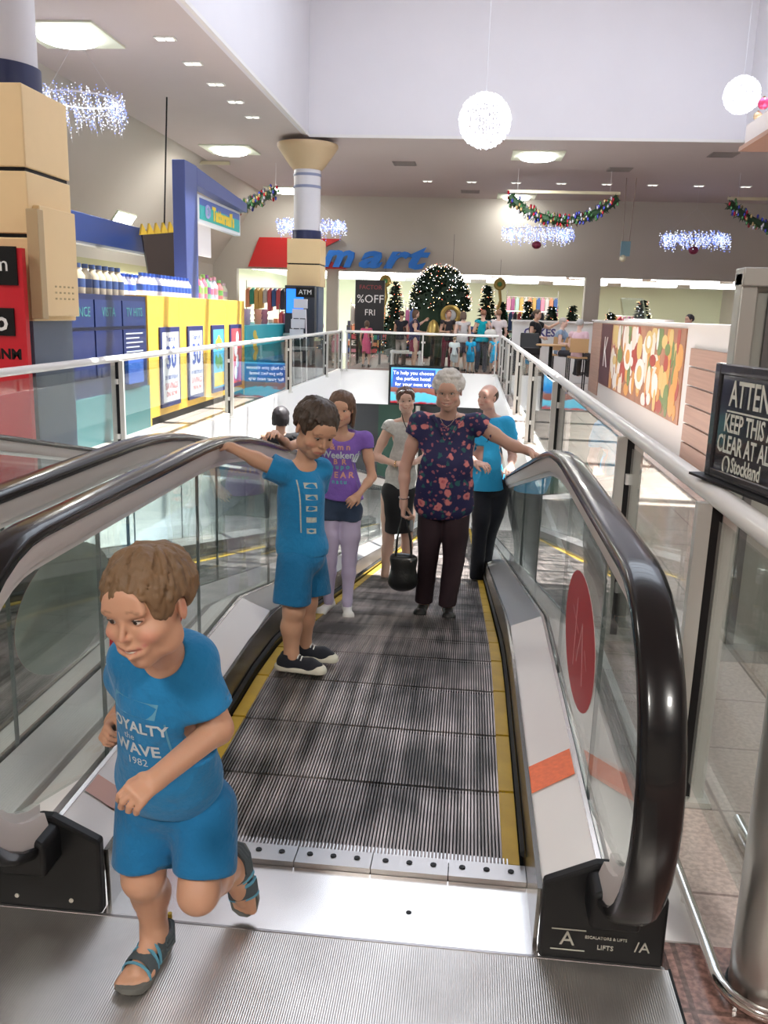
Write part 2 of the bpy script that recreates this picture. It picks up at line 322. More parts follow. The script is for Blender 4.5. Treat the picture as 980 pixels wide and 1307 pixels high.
def travelator(xc, label, mirror_marks, oy=0.):
    root = thing('travelator', label, 'travelator', (xc, PY, 0)); org = ORG[root.name]
    def P(name, mb, m, **k): return part(name, mb, m, root, **k)
    # pallets, each with its two yellow edge strips
    y = 2.30; i = 0
    while y < YEND-.2:
        za, zb = incline(y), incline(y+.41); ang = math.atan2(zb-za, .41)
        o = link('pallet', rib, root, org); o.location = Vector((xc, y+.205, (za+zb)/2-.006))-org; o.rotation_euler = (ang, 0, 0)
        for s in (-1, 1):
            e = link('yellow_edge', yel, o); e.location = (s*.5205, 0, .003)
        y += .41*math.cos(ang); i += 1
    P('pallet_bed', MB().sweep([(xc-.56, -.3), (xc+.56, -.3), (xc+.56, -.05), (xc-.56, -.05)], [(2.2, 0), (3.4, 0), (3.9, -.03), (4.4, -.106), (YEND, incline(YEND))]), groove)
    # comb: plate segments, screws, teeth
    cm = mat('comb_metal', (.62, .60, .59), .3, .9, bump=.05, bscale=30)
    for k in range(5):
        a = xc-.56+k*.224; c = P('comb_plate', MB().prism([(2.20, 0), (2.295, 0), (2.285, .012), (2.20, .018)], 'x', a+.0015, a+.2225), cm, smooth=0)
        for q in range(3): part('screw', MB().cyl((a+.04+q*.07, 2.247, .012), (a+.04+q*.07, 2.247, .0185), .009, n=8), matte_black, c)
    tm = MB()
    for k in range(96):
        x = xc-.52+1.04/96*(k-.02); tm.box(x-.0018, 2.28, -.008, x+.0018, 2.325, .004)
    o = P('comb_teeth', tm, cm); 
    # landing plates
    rp = bpy.data.materials.get('ribbed_plate')
    if not rp:
        rp = mat('ribbed_plate', (.56, .53, .50), .34, .85); n = rp.node_tree; b = n.nodes['Principled BSDF']
        tc = n.nodes.new('ShaderNodeNewGeometry'); wv = n.nodes.new('ShaderNodeTexWave'); wv.inputs['Scale'].default_value = 55; wv.bands_direction = 'X'
        bp = n.nodes.new('ShaderNodeBump'); bp.inputs['Strength'].default_value = .2; bp.inputs['Distance'].default_value = .004
        ns = n.nodes.new('ShaderNodeTexNoise'); ns.inputs['Scale'].default_value = 2.4; ns.inputs['Detail'].default_value = 8
        cr = n.nodes.new('ShaderNodeValToRGB'); cr.color_ramp.elements[0].position = .3; cr.color_ramp.elements[1].position = .7
        cr.color_ramp.elements[0].color = (.42, .39, .365, 1); cr.color_ramp.elements[1].color = (.66, .63, .60, 1)
        n.links.new(tc.outputs['Position'], wv.inputs['Vector']); n.links.new(wv.outputs['Fac'], bp.inputs['Height']); n.links.new(bp.outputs[0], b.inputs['Normal'])
        n.links.new(tc.outputs['Position'], ns.inputs['Vector']); n.links.new(ns.outputs['Fac'], cr.inputs[0]); n.links.new(cr.outputs[0], b.inputs['Base Color'])
    P('landing_plate', MB().box(xc-.573, PY+.004, -.04, xc+.573, 2.198, .001), mat('landing_metal', (.66, .63, .61), .24, .9, bump=.03, bscale=9, var=.08, vscale=5), smooth=0)
    # outward profile of each side (mirrored with s)
    path_a = [(PY+.034, 0), (KIN-.0, 0)]; n_in = 14
    path_b = [(KIN, 0)] + [(KIN+1.0*i, -TAN*1.0*i) for i in range(1, int(YEND-KIN)+1)]
    for s in (-1, 1):
        X = lambda a: xc+s*a
        side = 'right' if s > 0 else 'left'
        full = [(PY+.03, 0)]+[(KIN, 0)]+path_b[1:]
        P('skirt', MB().sweep([(X(.556), -.25), (X(.562), -.25), (X(.575), .172), (X(.562), .172)], [(PY+.034, 0), (3.5, 0), (3.9, -.027), (4.3, -.085)]+path_b[1:]), skirt_m)
        P('skirt_brush', MB().sweep([(X(.545), .035), (X(.556), .03), (X(.556), .055), (X(.545), .045)], [(2.3, 0), (3.5, 0), (3.9, -.027), (4.3, -.085)]+path_b[1:]), groove)
        prof = [(X(.575), .165), (X(.712), .222), (X(.712), .19), (X(.58), .10)]
        P('inner_deck', MB().sweep(prof, path_a), deckw, smooth=0)
        P('inner_deck', MB().sweep(prof, path_b), deckg, smooth=0, label='grey metal deck strip on the sloping run')
        P('glass_channel', MB().sweep([(X(.712), .225), (X(.724), .228), (X(.724), .18), (X(.712), .18)], [(PY+.034, 0)]+path_b), rail_chrome)
        P('glass_gasket', MB().sweep([(X(.724), .222), (X(.728), .222), (X(.728), .18), (X(.724), .18)], [(PY+.034, 0)]+path_b), matte_black)
        P('outer_deck', MB().sweep([(X(.745), .228), (X(.80), .215), (X(.865), .17), (X(.865), -.5), (X(.855), -.5), (X(.855), .14), (X(.745), .19)], [(PY+.034, 0)]+path_b), deckw)
        # newel base: black moulded box with slanted top
        nb = MB().prism([(X(.572), -.0), (X(.88), -.0), (X(.88), .19), (X(.82), .245), (X(.735), .275), (X(.70), .275), (X(.572), .213)], 'y', PY, PY+.035)
        nbo = P('newel_base', nb, matte_black, smooth=0, bevel=.008)
        P('newel_inlet', MB().prism([(X(.675), .16), (X(.795), .16), (X(.795), .25), (X(.775), .262), (X(.695), .262), (X(.675), .25)], 'y', 1.84, PY+.02), matte_black, bevel=.01)
        # handrail path: newel arc, level run, incline
        cy, cz, r = 1.975, .62, .41
        arc = [(cy+r*math.sin(a), cz+r*math.cos(a)) for a in [math.radians(t) for t in range(-180, 1, 10)]]
        hp = arc + [(2.6, 1.03), (3.3, 1.03)] + [(yy, 1.03+incline(yy, 3.75)) for yy in (3.5, 3.75, 4.0, 4.25)] + [(yy, 1.03+incline(yy, 3.75)) for yy in np.arange(6, YEND, 2.)]
        def loft(prof, pts, m, name, closed=True, **k):    # prof: (x across, outward normal offset)
            mb = MB(); n = len(prof); vs = []
            for i, (yy, zz) in enumerate(pts):
                a = pts[max(i-1, 0)]; b = pts[min(i+1, len(pts)-1)]; t = Vector((b[0]-a[0], b[1]-a[1])).normalized(); nx, nz = -t.y, t.x
                vs += [(X(.735)+px*s, yy+nx*pn, zz+nz*pn) for px, pn in prof]
            fs = [(i*n+j, i*n+(j+1) % n, (i+1)*n+(j+1) % n, (i+1)*n+j) for i in range(len(pts)-1) for j in range(n)]
            fs += [tuple(range(n)), tuple((len(pts)-1)*n+j for j in range(n))]
            mb.add(vs, fs); return P(name, mb, m, **k)
        hpf = [(-.047, -.012), (-.046, .004), (-.040, .014), (-.028, .019), (0, .021), (.028, .019), (.040, .014), (.046, .004), (.047, -.012), (.040, -.016), (.030, -.010), (-.030, -.010), (-.040, -.016)]
        loft(hpf, hp, hand_m, 'handrail', smooth=60)
        loft([(-.036, -.012), (.036, -.012), (.036, -.050), (.024, -.078), (-.024, -.078), (-.036, -.050)], hp[1:], mat('guide_beige', (.60, .55, .53), .38, .15), 'handrail_guide')
        loft([(-.012, -.075), (.012, -.075), (.010, -.10), (-.010, -.10)], hp[1:], mat('guide_light', (.75, .72, .70), .3, .3), 'glass_rail')
        # glass panes with gaps at the joints
        rg = r-.10; garc = [(cy+rg*math.sin(a), cz+rg*math.cos(a)) for a in [math.radians(t) for t in range(-170, 1, 10)]]
        ys = [2.37, 3.31] + [3.31+1.25*k for k in range(1, 15)]
        def top(yy): return 1.03-.10+incline(yy, 3.75)
        def bot(yy): return .195+(0 if yy < KIN else -(yy-KIN)*TAN)
        gx0, gx1 = X(.729), X(.741)
        P('glass_pane', MB().prism([(2.365, bot(2.36))]+[(a, max(b, .2)) for a, b in garc]+[(2.365, top(2.36))], 'x', gx0, gx1), clear, smooth=0)
        for a, b in zip(ys[:-1], ys[1:]):
            a += .004; b -= .004
            mid = [q for q in (3.5, 3.75, 4.0, 4.25) if a < q < b]; midb = [KIN] if a < KIN < b else []
            P('glass_pane', MB().prism([(a, bot(a))]+[(q, bot(q)) for q in midb]+[(b, bot(b)), (b, top(b))]+[(q, top(q)) for q in mid[::-1]]+[(a, top(a))], 'x', gx0, gx1), clear, smooth=0)
        # joint seals
        for q in ys: P('joint_seal', MB().box(min(gx0, gx1), q-.003, bot(q), max(gx0, gx1), q+.003, top(q)), mat('seal_grey', (.16, .18, .18), .5), smooth=0)
        # red oval warning sticker on the inner face of the pane
        ax = X(.7275)
        ell = [(2.775+.37*math.cos(t)*1-.02*math.sin(t), .545+.215*math.sin(t)) for t in [2*PI*q/36 for q in range(36)]]
        st = P('warning_sticker', MB().prism(ell, 'x', ax, ax+s*.0008).prism(ell, 'x', ax+s*.0009, ax+s*.0014, 1), [mat('sticker_red', (.42, .02, .03), .45), mat('sticker_back', (.70, .68, .62), .5)], smooth=0, label='red oval sticker with faint white drawing')
        sw = mat('sticker_white', (.62, .30, .30), .5); dr = MB()
        for (a0, b0, a1, b1, ww) in ((2.62, .44, 2.70, .62, .012), (2.70, .62, 2.78, .46, .01), (2.85, .42, 2.85, .66, .01), (2.78, .56, 2.95, .60, .009), (2.55, .52, 2.62, .56, .008)):
            dr.prism([(a0, b0), (a0+ww, b0), (a1+ww, b1), (a1, b1)], 'x', ax-s*.0008, ax)
        part('sticker_drawing', dr, sw, st)
    return root, P
tr, P1 = travelator(-.325, 'travelator in front with its people, steel landing plate and orange tape mark', True)
P1('warning_tape', MB().add([(.2515, 2.42, .1695), (.381, 2.46, .2245), (.381, 2.62, .2245), (.2515, 2.58, .1695)], [(0,1,2,3)]), mat('tape_orange', (.85, .16, .05), .5, var=.3, vscale=60), smooth=0)
P1('warning_tape', MB().add([(-.9015, 2.12, .1695), (-1.032, 2.15, .2245), (-1.032, 2.24, .2245), (-.9015, 2.21, .1695)], [(0,1,2,3)]), mat('tape_pink', (.62, .36, .30), .5), smooth=0, label='faded pinkish tape patch')
P1('warning_tape', MB().add([(-.99, 2.38, .2078), (-1.02, 2.38, .220), (-1.02, 2.43, .220), (-.99, 2.43, .2078)], [(0,1,2,3)]), mat('tape_tan', (.5, .3, .12), .5), smooth=0, label='small tan sticker')
mk = mat('mark_silver', (.5, .48, .42), .4); lt = MB()
FR = lambda x, z: frame((x, PY-.002, z), (1, 0, 0), (0, 0, 1))
text_mb('A', .055, .002, FR(.315, .062), lt); text_mb('/A', .04, .002, FR(.50, .055), lt); text_mb('LIFTS', .018, .002, FR(.41, .045), lt); text_mb('ESCALATORS & LIFTS', .011, .002, FR(.41, .072), lt)
lt.box(.275, PY-.003, .088, .36, PY-.001, .0905).box(.275, PY-.003, .03, .36, PY-.001, .0325)
P1('maker_plate', lt, mk, label='faint silver lettering on the black base')
sc = MB()
for x in (-1.19, -1.13, -.98): sc.cyl((x, PY-.003, .035), (x, PY, .035), .006, n=8)
P1('base_screws', sc, mk)
tr2, P2 = travelator(-2.085, 'neighbouring travelator on the left, empty, running beside the first one', False)
# big steel floor plates in front of both travelators
fp = thing('floor_plate', 'wide ribbed steel floor plate the running boy steps on', 'floor plate', (-.4, .4, 0))
part('plate', B(-1.21, -1.2, -.05, .568, PY-.003, 0), MATS['ribbed_plate'], fp, smooth=0)
part('edge_strip', MB().box(.568, -1.2, -.05, .5745, PY, .002), matte_black, fp)
part('joint_strip', B(-1.21, PY-.004, -.05, .56, PY+.004, .0015), mat('joint_metal', (.3, .28, .28), .3, .8), fp)
part('lift_hole', MB().lathe((.02, 1.62, -.001), [(.012, 0), (.012, .002)], 12), matte_black, fp); part('lift_hole', MB().lathe((-.09, 2.05, 0), [(.008, 0), (.008, .002)], 10), matte_black, fp)
fp2 = thing('floor_plate', 'ribbed steel floor plate in front of the empty left travelator', 'floor plate', (-2.4, .4, 0))
part('plate', B(-3.5, -1.2, -.05, -1.214, PY-.003, 0), MATS['ribbed_plate'], fp2, smooth=0)
struct('trim_10', MB().box(-3.5, PY, -.3, -2.97, 2.4, 0), fm)
# ================================================================ guard rails round the void
rw = mat('rail_white', (.80, .79, .78), .34, .0, coat=.2); bracket = mat('post_light', (.60, .59, .56), .38, .25)
def guard(label, p0, p1, posts, end_in=0, vertical=(0, 0)):
    d = Vector((p1[0]-p0[0], p1[1]-p0[1], 0)); Ln = d.length; d.normalize(); nrm = Vector((-d.y, d.x, 0))
    root = thing('guard_rail', label, 'guard rail', ((p0[0]+p1[0])/2, (p0[1]+p1[1])/2, 0))
    part('top_rail', MB().tube([Vector((p0[0], p0[1], 1.05)), Vector((p0[0], p0[1], 1.05))+d*Ln*.5, Vector((p1[0], p1[1], 1.05))], .034, 16), rw, root, smooth=60)
    def rb(mb, a, b, lo, hi, z0, z1): 
        vs = [Vector((p0[0], p0[1], 0))+d*u+nrm*v+Vector((0, 0, z)) for z in (z0, z1) for u, v in ((a, lo), (b, lo), (b, hi), (a, hi))]
        mb.add(vs, [(3,2,1,0), (4,5,6,7), (0,1,5,4), (1,2,6,5), (2,3,7,6), (3,0,4,7)])
    for u in posts:
        mb = MB(); rb(mb, u-.018, u+.018, -.062, -.018, .0, 1.03); rb(mb, u-.018, u+.018, .018, .062, .0, 1.03); rb(mb, u-.05, u+.05, -.08, .08, .0, .02)
        po = part('post', mb, bracket, root, smooth=0)
        m2 = MB(); rb(m2, u-.012, u+.012, -.018, .018, .02, 1.02); part('post_core', m2, matte_black, po, smooth=0)
    for a, b in zip(posts[:-1], posts[1:]):
        mb = MB(); rb(mb, a+.06, b-.06, -.005, .005, .10, .985); part('glass_pane', mb, clear, root, smooth=0)
        for q in (a+.035, b-.045):
            for z in (.25, .8):
                m3 = MB(); rb(m3, q, q+.03, -.014, .014, z, z+.05); part('glass_clamp', m3, rw, root, smooth=0)
    return root
guard('white topped glass guard rail along the left side of the void', (-3.5, .3), (-3.5, 23.6), [.1, 4.05, 8.16, 12.24, 16.45, 20.79, 23.2])
guard('glass guard rail across the far end of the void', (-3.4, 23.6), (.70, 23.6), [.06, 2.1, 4.04])
gr = guard('thick white topped glass guard rail along the right side of the void', (.79, 1.9), (.79, 23.6), [.85, 2.38, 5.95, 9.25, 12.6, 16.1, 19.6, 21.6])
part('glass_pane', B(.785, 2.05, .10, .795, 2.69, .985), clear, gr, smooth=0)
cp = thing('end_column', 'thick round steel end column standing on the floor at lower right', 'column', (.795, 1.885, 0))
part('shaft', MB().lathe((.795, 1.885, .004), [(.092, 0), (.092, 1.10), (.08, 1.12)], 32), steel, cp); part('foot_ring', MB().lathe((.795, 1.885, 0), [(.098, 0), (.098, .012)], 32), matte_black, cp)
kp = [(.672, 3.6, .035), (.672, 2.26, .035), (.672, 2.0, .035)] + [(.795-.125*math.cos(a), 1.885-.125*math.sin(a)*1.0, .035) for a in [math.radians(t) for t in range(0, 190, 15)]] + [(.925, 2.2, .035), (.925, 2.6, .035)]
t = thing('bumper_rail', 'low bent steel pipe kerb curving round the foot of the steel column', 'rail', (.7, 2.2, 0))
part('pipe', MB().tube(kp, .016, 10), chrome, t, smooth=60)
for x, y in ((.672, 2.9), (.672, 2.2), (.70, 1.82), (.91, 1.93)): part('foot', MB().cyl((x, y, 0), (x, y, .03), .012, n=8), chrome, t)
# notice on the right rail
nt = thing('notice_board', 'black framed notice with white capitals fixed on the right guard rail', 'sign', (.80, 2.6, 1.08))
M = Matrix.Translation((.79, 2.90, 1.096)) @ Matrix.Rotation(math.radians(-78), 4, 'Z')
fr_m = mat('notice_frame', (.035, .035, .04), .25, coat=.5); fc = mat('notice_face', (.025, .025, .03), .12, coat=.6)
mb = MB(); mb.box(0, -.014, 0, .035, .014, .36, M=M); mb.box(.035, -.014, .325, .95, .014, .36, M=M); mb.box(.915, -.014, 0, .95, .014, .325, M=M); mb.box(.035, -.014, 0, .915, .014, .03, M=M)
part('frame', mb, fr_m, nt, bevel=.004); part('face', MB().box(.035, -.006, .03, .915, .006, .325, M=M), fc, nt, smooth=0)
part('foot', MB().box(-.04, -.045, -.008, .96, .045, .0, M=M), matte_black, nt)
ink = mat('notice_white', (.72, .73, .66), .5); mb = MB()
def line(s, x, z, size, al='LEFT', sp=1.0, mbx=None): text_mb(s, size, .001, M @ frame((x, -.0075, z), (1, 0, 0), (0, 0, 1)) @ Matrix.Diagonal((.66, 1, 1, 1)), mb, align=al, bold=.0012, space=sp)
line('ATTENTION', .10, .268, .112); line('KEEP THIS AREA', .085, .178, .080); line('CLEAR AT ALL TIMES', .055, .112, .078); line('Stockland', .155, .054, .066)
mb.box(.095, -.0085, .215, .78, -.0065, .220, M=M)
mb.tube([M @ Vector((.125+.02*math.cos(a), -.0075, .05+.028*math.sin(a))) for a in [2*PI*q/14 for q in range(14)]], .003, 5, closed=True)
part('lettering', mb, ink, nt)
# ================================================================ bodies: one smooth surface grown from limbs
class SDF:
    def __init__(s, lo, hi, h):
        s.lo = np.array(lo, np.float32); s.h = h; s.n = np.ceil((np.array(hi)-np.array(lo))/h).astype(int)+1
        s.D = np.full(s.n, .08, np.float32)
    def win(s, lo, hi):
        a = np.maximum(0, np.floor((np.array(lo)-s.lo)/s.h).astype(int)); b = np.minimum(s.n, np.ceil((np.array(hi)-s.lo)/s.h).astype(int)+1)
        if (b <= a).any(): return None
        sl = tuple(slice(i, j) for i, j in zip(a, b))
        ax = [(s.lo[k]+s.h*np.arange(a[k], b[k])).astype(np.float32) for k in range(3)]
        return sl, ax[0][:, None, None], ax[1][None, :, None], ax[2][None, None, :]
    def comb(s, sl, d, k, op):
        A = s.D[sl]
        if op == 'u':
            if k > 0: h = np.maximum(k-np.abs(A-d), 0)/k; s.D[sl] = np.minimum(A, d)-h*h*k*.25
            else: s.D[sl] = np.minimum(A, d)
        else:
            if k > 0: h = np.maximum(k-np.abs(A+d), 0)/k; s.D[sl] = np.maximum(A, -d)+h*h*k*.25
            else: s.D[sl] = np.maximum(A, -d)
    def cap(s, a, b, ra, rb=None, k=.02, op='u', sq=None):
        rb = ra if rb is None else rb; a = np.array(a, float); b = np.array(b, float); m = max(ra, rb)+k+s.h*3
        w_ = s.win(np.minimum(a, b)-m, np.maximum(a, b)+m)
        if w_ is None: return s
        sl, X, Y, Z = w_; ab = b-a; L = max(ab.dot(ab), 1e-9)
        t = np.clip(((X-a[0])*ab[0]+(Y-a[1])*ab[1]+(Z-a[2])*ab[2])/L, 0, 1)
        d = np.sqrt((X-a[0]-t*ab[0])**2+(Y-a[1]-t*ab[1])**2+(Z-a[2]-t*ab[2])**2)-(ra+(rb-ra)*t)
        s.comb(sl, d, k, op); return s
    def chain(s, pts, rs, k=.02):
        for i in range(len(pts)-1): s.cap(pts[i], pts[i+1], rs[i], rs[i+1], k)
        return s
    def ell(s, c, r, M=None, k=.02, op='u'):
        c = np.array(c, float); r = np.array(r, float); m = r.max()+k+s.h*3
        w_ = s.win(c-m, c+m)
        if w_ is None: return s
        sl, X, Y, Z = w_; x, y, z = X-c[0], Y-c[1], Z-c[2]
        if M is not None: x, y, z = M[0][0]*x+M[1][0]*y+M[2][0]*z, M[0][1]*x+M[1][1]*y+M[2][1]*z, M[0][2]*x+M[1][2]*y+M[2][2]*z
        k0 = np.sqrt((x/r[0])**2+(y/r[1])**2+(z/r[2])**2); k1 = np.sqrt((x/r[0]**2)**2+(y/r[1]**2)**2+(z/r[2]**2)**2)+1e-6
        s.comb(sl, k0*(k0-1)/k1, k, op); return s
    def disc(s, a, b, R, k=.004, op='s'):     # flat-ended cylinder
        a = np.array(a, float); b = np.array(b, float); m = R+k+s.h*2
        w_ = s.win(np.minimum(a, b)-m, np.maximum(a, b)+m)
        if w_ is None: return s
        sl, X, Y, Z = w_; u = b-a; L = np.linalg.norm(u); u = u/L
        t = (X-a[0])*u[0]+(Y-a[1])*u[1]+(Z-a[2])*u[2]
        rad = np.sqrt(np.maximum((X-a[0]-t*u[0])**2+(Y-a[1]-t*u[1])**2+(Z-a[2]-t*u[2])**2, 0))
        s.comb(sl, np.maximum(rad-R, np.abs(t-L/2)-L/2), k, op); return s
    def wrinkle(s, amp, freq=30., seed=1, st=(1, 1, 1)):
        rr = np.random.RandomState(seed); near = np.abs(s.D) < .03; ix = np.nonzero(near)
        P = np.stack([s.lo[k]+s.h*ix[k] for k in range(3)], 1)*np.array(st); v = np.zeros(len(P)); warp = .05*np.sin(P[:, [1, 2, 0]]*14+rr.rand(3)*6)
        for i in range(6):
            d = rr.randn(3); d /= np.linalg.norm(d); v += np.sin((P+warp) @ d*freq*(.6+.8*rr.rand())+rr.rand()*6.3)
        s.D[ix] += (amp*v/3).astype(np.float32); return s
    def mesh(s, name, mats, smooth_it=1):
        D = s.D; S_ = D < 0; n = s.n; st = np.array((n[1]*n[2], n[2], 1)); Df = D.ravel(); E = []
        for ax in range(3):
            u, v = [(1, 2), (2, 0), (0, 1)][ax]; A = [slice(1, -1)]*3; A[ax] = slice(0, -1); Bs = list(A); Bs[ax] = slice(1, None)
            X = S_[tuple(A)] != S_[tuple(Bs)]; e = np.flatnonzero(X)
            if len(e) == 0: continue
            p = np.stack(np.unravel_index(e, X.shape), 1); p[:, u] += 1; p[:, v] += 1; g = p @ st
            va = Df[g]; vb = Df[g+st[ax]]; q = p.astype(float); q[:, ax] += va/(va-vb)
            E.append((np.stack([g, g-st[u], g-st[u]-st[v], g-st[v]], 1), q, va < 0))
        ids = np.concatenate([x[0] for x in E]); pts = np.concatenate([x[1] for x in E]); act, inv = np.unique(ids.ravel(), return_inverse=True); N = len(act); inv = inv.reshape(ids.shape)
        P = np.zeros((N, 3)); W = np.bincount(inv.ravel(), minlength=N)
        for i in range(4):
            for k in range(3): P[:, k] += np.bincount(inv[:, i], pts[:, k], N)
        P = P/W[:, None]*s.h+s.lo
        pos = np.concatenate([x[2] for x in E]); F = np.where(pos[:, None], inv, inv[:, ::-1])
        for _ in range(smooth_it):
            acc = np.zeros_like(P); cnt = np.zeros(N)
            for i in range(4):
                a, b = F[:, i], F[:, (i+1) % 4]
                for q in range(3): acc[:, q] += np.bincount(a, P[b, q], N)+np.bincount(b, P[a, q], N)
                cnt += np.bincount(a, minlength=N)+np.bincount(b, minlength=N)
            P = .45*P+.55*acc/np.maximum(cnt, 1)[:, None]
        me = bpy.data.meshes.new(name); me.vertices.add(N); me.vertices.foreach_set('co', P.astype(np.float32).ravel())
        me.loops.add(F.size); me.loops.foreach_set('vertex_index', F.astype(np.int32).ravel()); me.polygons.add(len(F))
        me.polygons.foreach_set('loop_start', np.arange(0, F.size, 4, dtype=np.int32)); me.polygons.foreach_set('loop_total', np.full(len(F), 4, np.int32))
        me.polygons.foreach_set('use_smooth', np.ones(len(F), bool)); me.update(); me.validate()
        for m in (mats if isinstance(mats, (list, tuple)) else [mats]): me.materials.append(m)
        return me, P
def paint(me, P, base, blobs):       # skin's own colours: lips, cheeks, brows; also painted eye socket shade
    col = np.ones((len(P), 4), np.float32); col[:, :3] = base
    for c, r, co, a, M in blobs:
        q = (P-np.array(c)) @ (np.array(M) if M is not None else np.eye(3)); d = np.sqrt(((q/np.array(r))**2).sum(1)); wgt = np.clip(1.5-d*1.5, 0, 1)[:, None]*a
        col[:, :3] = col[:, :3]*(1-wgt)+np.array(co)*wgt
    at = me.color_attributes.new('tone', 'FLOAT_COLOR', 'POINT'); at.data.foreach_set('color', col.ravel())
def attr_mat(name, rough=.5, sss=.0, bump=.0, bscale=300):
    m = mat(name, (.5, .4, .3), rough, sss=sss, bump=bump, bscale=bscale); n = m.node_tree
    a = n.nodes.new('ShaderNodeAttribute'); a.attribute_name = 'tone'; n.links.new(a.outputs['Color'], n.nodes['Principled BSDF'].inputs['Base Color']); return m
skin_m = attr_mat('skin', .5, .08, .04)
def bbox(pts, m): a = np.array(pts, float); return a.min(0)-m, a.max(0)+m
def V(*a): return np.array(a, float)
def rotm(yaw, pitch, roll):          # head frame: x = image right, -y = where the face looks, z up
    return np.array((Matrix.Rotation(math.radians(yaw), 3, 'Z') @ Matrix.Rotation(math.radians(pitch), 3, 'X') @ Matrix.Rotation(math.radians(roll), 3, 'Y')))
class Head:
    def __init__(s, c, h, yaw=0, pitch=0, roll=0, wide=1., child=False, smile=.0, jaw=1., nose=1.):
        s.c = np.array(c, float); s.h = h; s.M = rotm(yaw, pitch, roll); s.wide = wide; s.child = child; s.smile = smile; s.jaw = jaw; s.nose = nose
    def p(s, x, y, z): return s.c+s.M @ (np.array((x*s.wide, y, z))*s.h)
    def add(s, d):
        h = s.h; E_ = lambda c, r, k=.03, op='u': d.ell(s.p(*c), np.array(r)*h*np.array((s.wide, 1, 1)), s.M, k*h, op)
        E_((0, .07, .12), (.335, .40, .375)); E_((0, -.10, -.10), (.275, .27, .33), .10)
        E_((0, -.19, -.36), (.15*s.jaw, .14, .12), .12); E_((0, -.24, -.43), (.075*s.jaw, .07, .06), .08)
        ch = .035*s.smile
        for q in (-1, 1):
            E_((q*.165, -.235, -.155+ch*.5), (.105+ch*.3, .09+ch, .09), .08); E_((q*.20*s.jaw, -.05, -.30), (.09, .15, .12), .1)
            E_((q*.125, -.395, .015), (.062, .055, .038), .05, 's')
            E_((q*.13, -.335, .085), (.085, .03, .022), .05)                     # brow
            # ears
            e = s.p(q*.335, .03, -.03); d.ell(e, np.array((.035, .075, .115))*h, s.M @ rotm(q*18, 0, 0), .02*h)
            d.ell(s.p(q*.365, .015, -.02), np.array((.018, .042, .07))*h, s.M @ rotm(q*18, 0, 0), .015*h, 's')
        E_((0, -.325, .16), (.20, .06, .13), .1)                                     # forehead
        nz = s.nose; d.cap(s.p(0, -.355, .03), s.p(0, -.415-.02*nz, -.125), .022*h, .036*h*nz, .03*h)
        for q in (-1, 1): E_((q*.038*nz, -.385, -.14), (.03*nz, .035, .026), .02)
        E_((0, -.345, -.27), (.13+.02*s.smile, .05, .075), .06)                        # muzzle
        w_ = .095+.045*s.smile; up = .045*s.smile
        for q in (-1, 1):
            d.cap(s.p(q*w_, -.345, -.262+up), s.p(0, -.398, -.245), .010*h, .018*h, .012*h); d.cap(s.p(q*w_, -.345, -.268+up), s.p(0, -.385, -.305-.02*s.smile), .010*h, .022*h, .012*h)
        if s.smile > .5:
            for t in np.linspace(-.8, .8, 9): d.ell(s.p(t*w_, -.405+.05*t*t, -.275-.012+up*t*t), np.array((.024, .035, .022*(1.1-t*t)))*h, s.M, .006*h, 's')
        else: d.cap(s.p(-w_*.8, -.395, -.268+up*.7), s.p(w_*.8, -.395, -.268+up*.7), .006*h, None, .006*h, 's')
    def blobs(s, lip=(.50, .16, .14), cheek=(.62, .22, .17), ca=.5, brow=None, eye=.5):
        r = lambda *a: np.array(a)*s.h; w_ = .095+.045*s.smile; o = []
        for q in (-1, 1):
            o.append((s.p(q*.18, -.30, -.14), r(.11, .12, .09), cheek, ca, s.M)); o.append((s.p(q*.13, -.36, .01), r(.085, .10, .055), (.20, .10, .08), eye, s.M))  # dark blob paints shade into the eye socket
            o.append((s.p(q*.35, .03, -.03), r(.07, .1, .12), cheek, ca*.5, s.M))
            if brow: 
                for t in (-1, 0, 1): o.append((s.p(q*.135+t*.04, -.34, .105+.012*(1-abs(t))-.008*t*q), r(.04, .09, .018), brow, .9, s.M))
        for t in np.linspace(-1, 1, 7): o.append((s.p(t*w_, -.39+.04*t*t, -.275+.045*s.smile*t*t), r(.030, .07, .042-.012*abs(t)), lip, .85, s.M))
        if s.smile > .5: o.append((s.p(0, -.37, -.275+.02*s.smile), r(w_*.75, .07, .020), (.16, .04, .035), 1., s.M))
        o.append((s.p(0, -.42, -.13), r(.06, .06, .05), cheek, ca*.5, s.M)); return o
    def face_parts(s, root, iris=(.10, .05, .02), teeth=True, closed=False, ew=(.75, .74, .72)):
        ms = [mat('eye_white', ew, .2), mat('iris_%d' % (iris[0]*100), iris, .15), matte_black, mat('lid_%d' % int(s.lid[0]*999), s.lid, .5), mat('lash', (.03, .02, .015), .6)]
        for q in (-1, 1):
            mb = MB(); ball_m(mb, s.p(q*.125, -.315, .012), .052*s.h, s.M, 0)
            p = s.p(q*.122, -.349, .008 if closed is not True else -.006); ball_m(mb, p, (.027*s.h, .021*s.h, .027*s.h), s.M, 1); ball_m(mb, s.p(q*.122, -.363, .008), (.010*s.h,)*3, s.M, 2)
            up = .004 if closed is True else (closed or .020)
            for (zz, rr) in ((up+.018, .030), (-.034, .018)): mb.tube([s.p(q*.125+t*.062, -.345+.030*t*t, .012+zz*(1-t*t*.9)) for t in np.linspace(-1, 1, 7)], [rr*s.h*.62]*7, 6, 3)
            mb.tube([s.p(q*.125+t*.060, -.366+.032*t*t, .012+(up)*(1-t*t*.9)) for t in np.linspace(-1, 1, 7)], [.006*s.h]*7, 5, 4)
            part('eye', mb, ms, root)
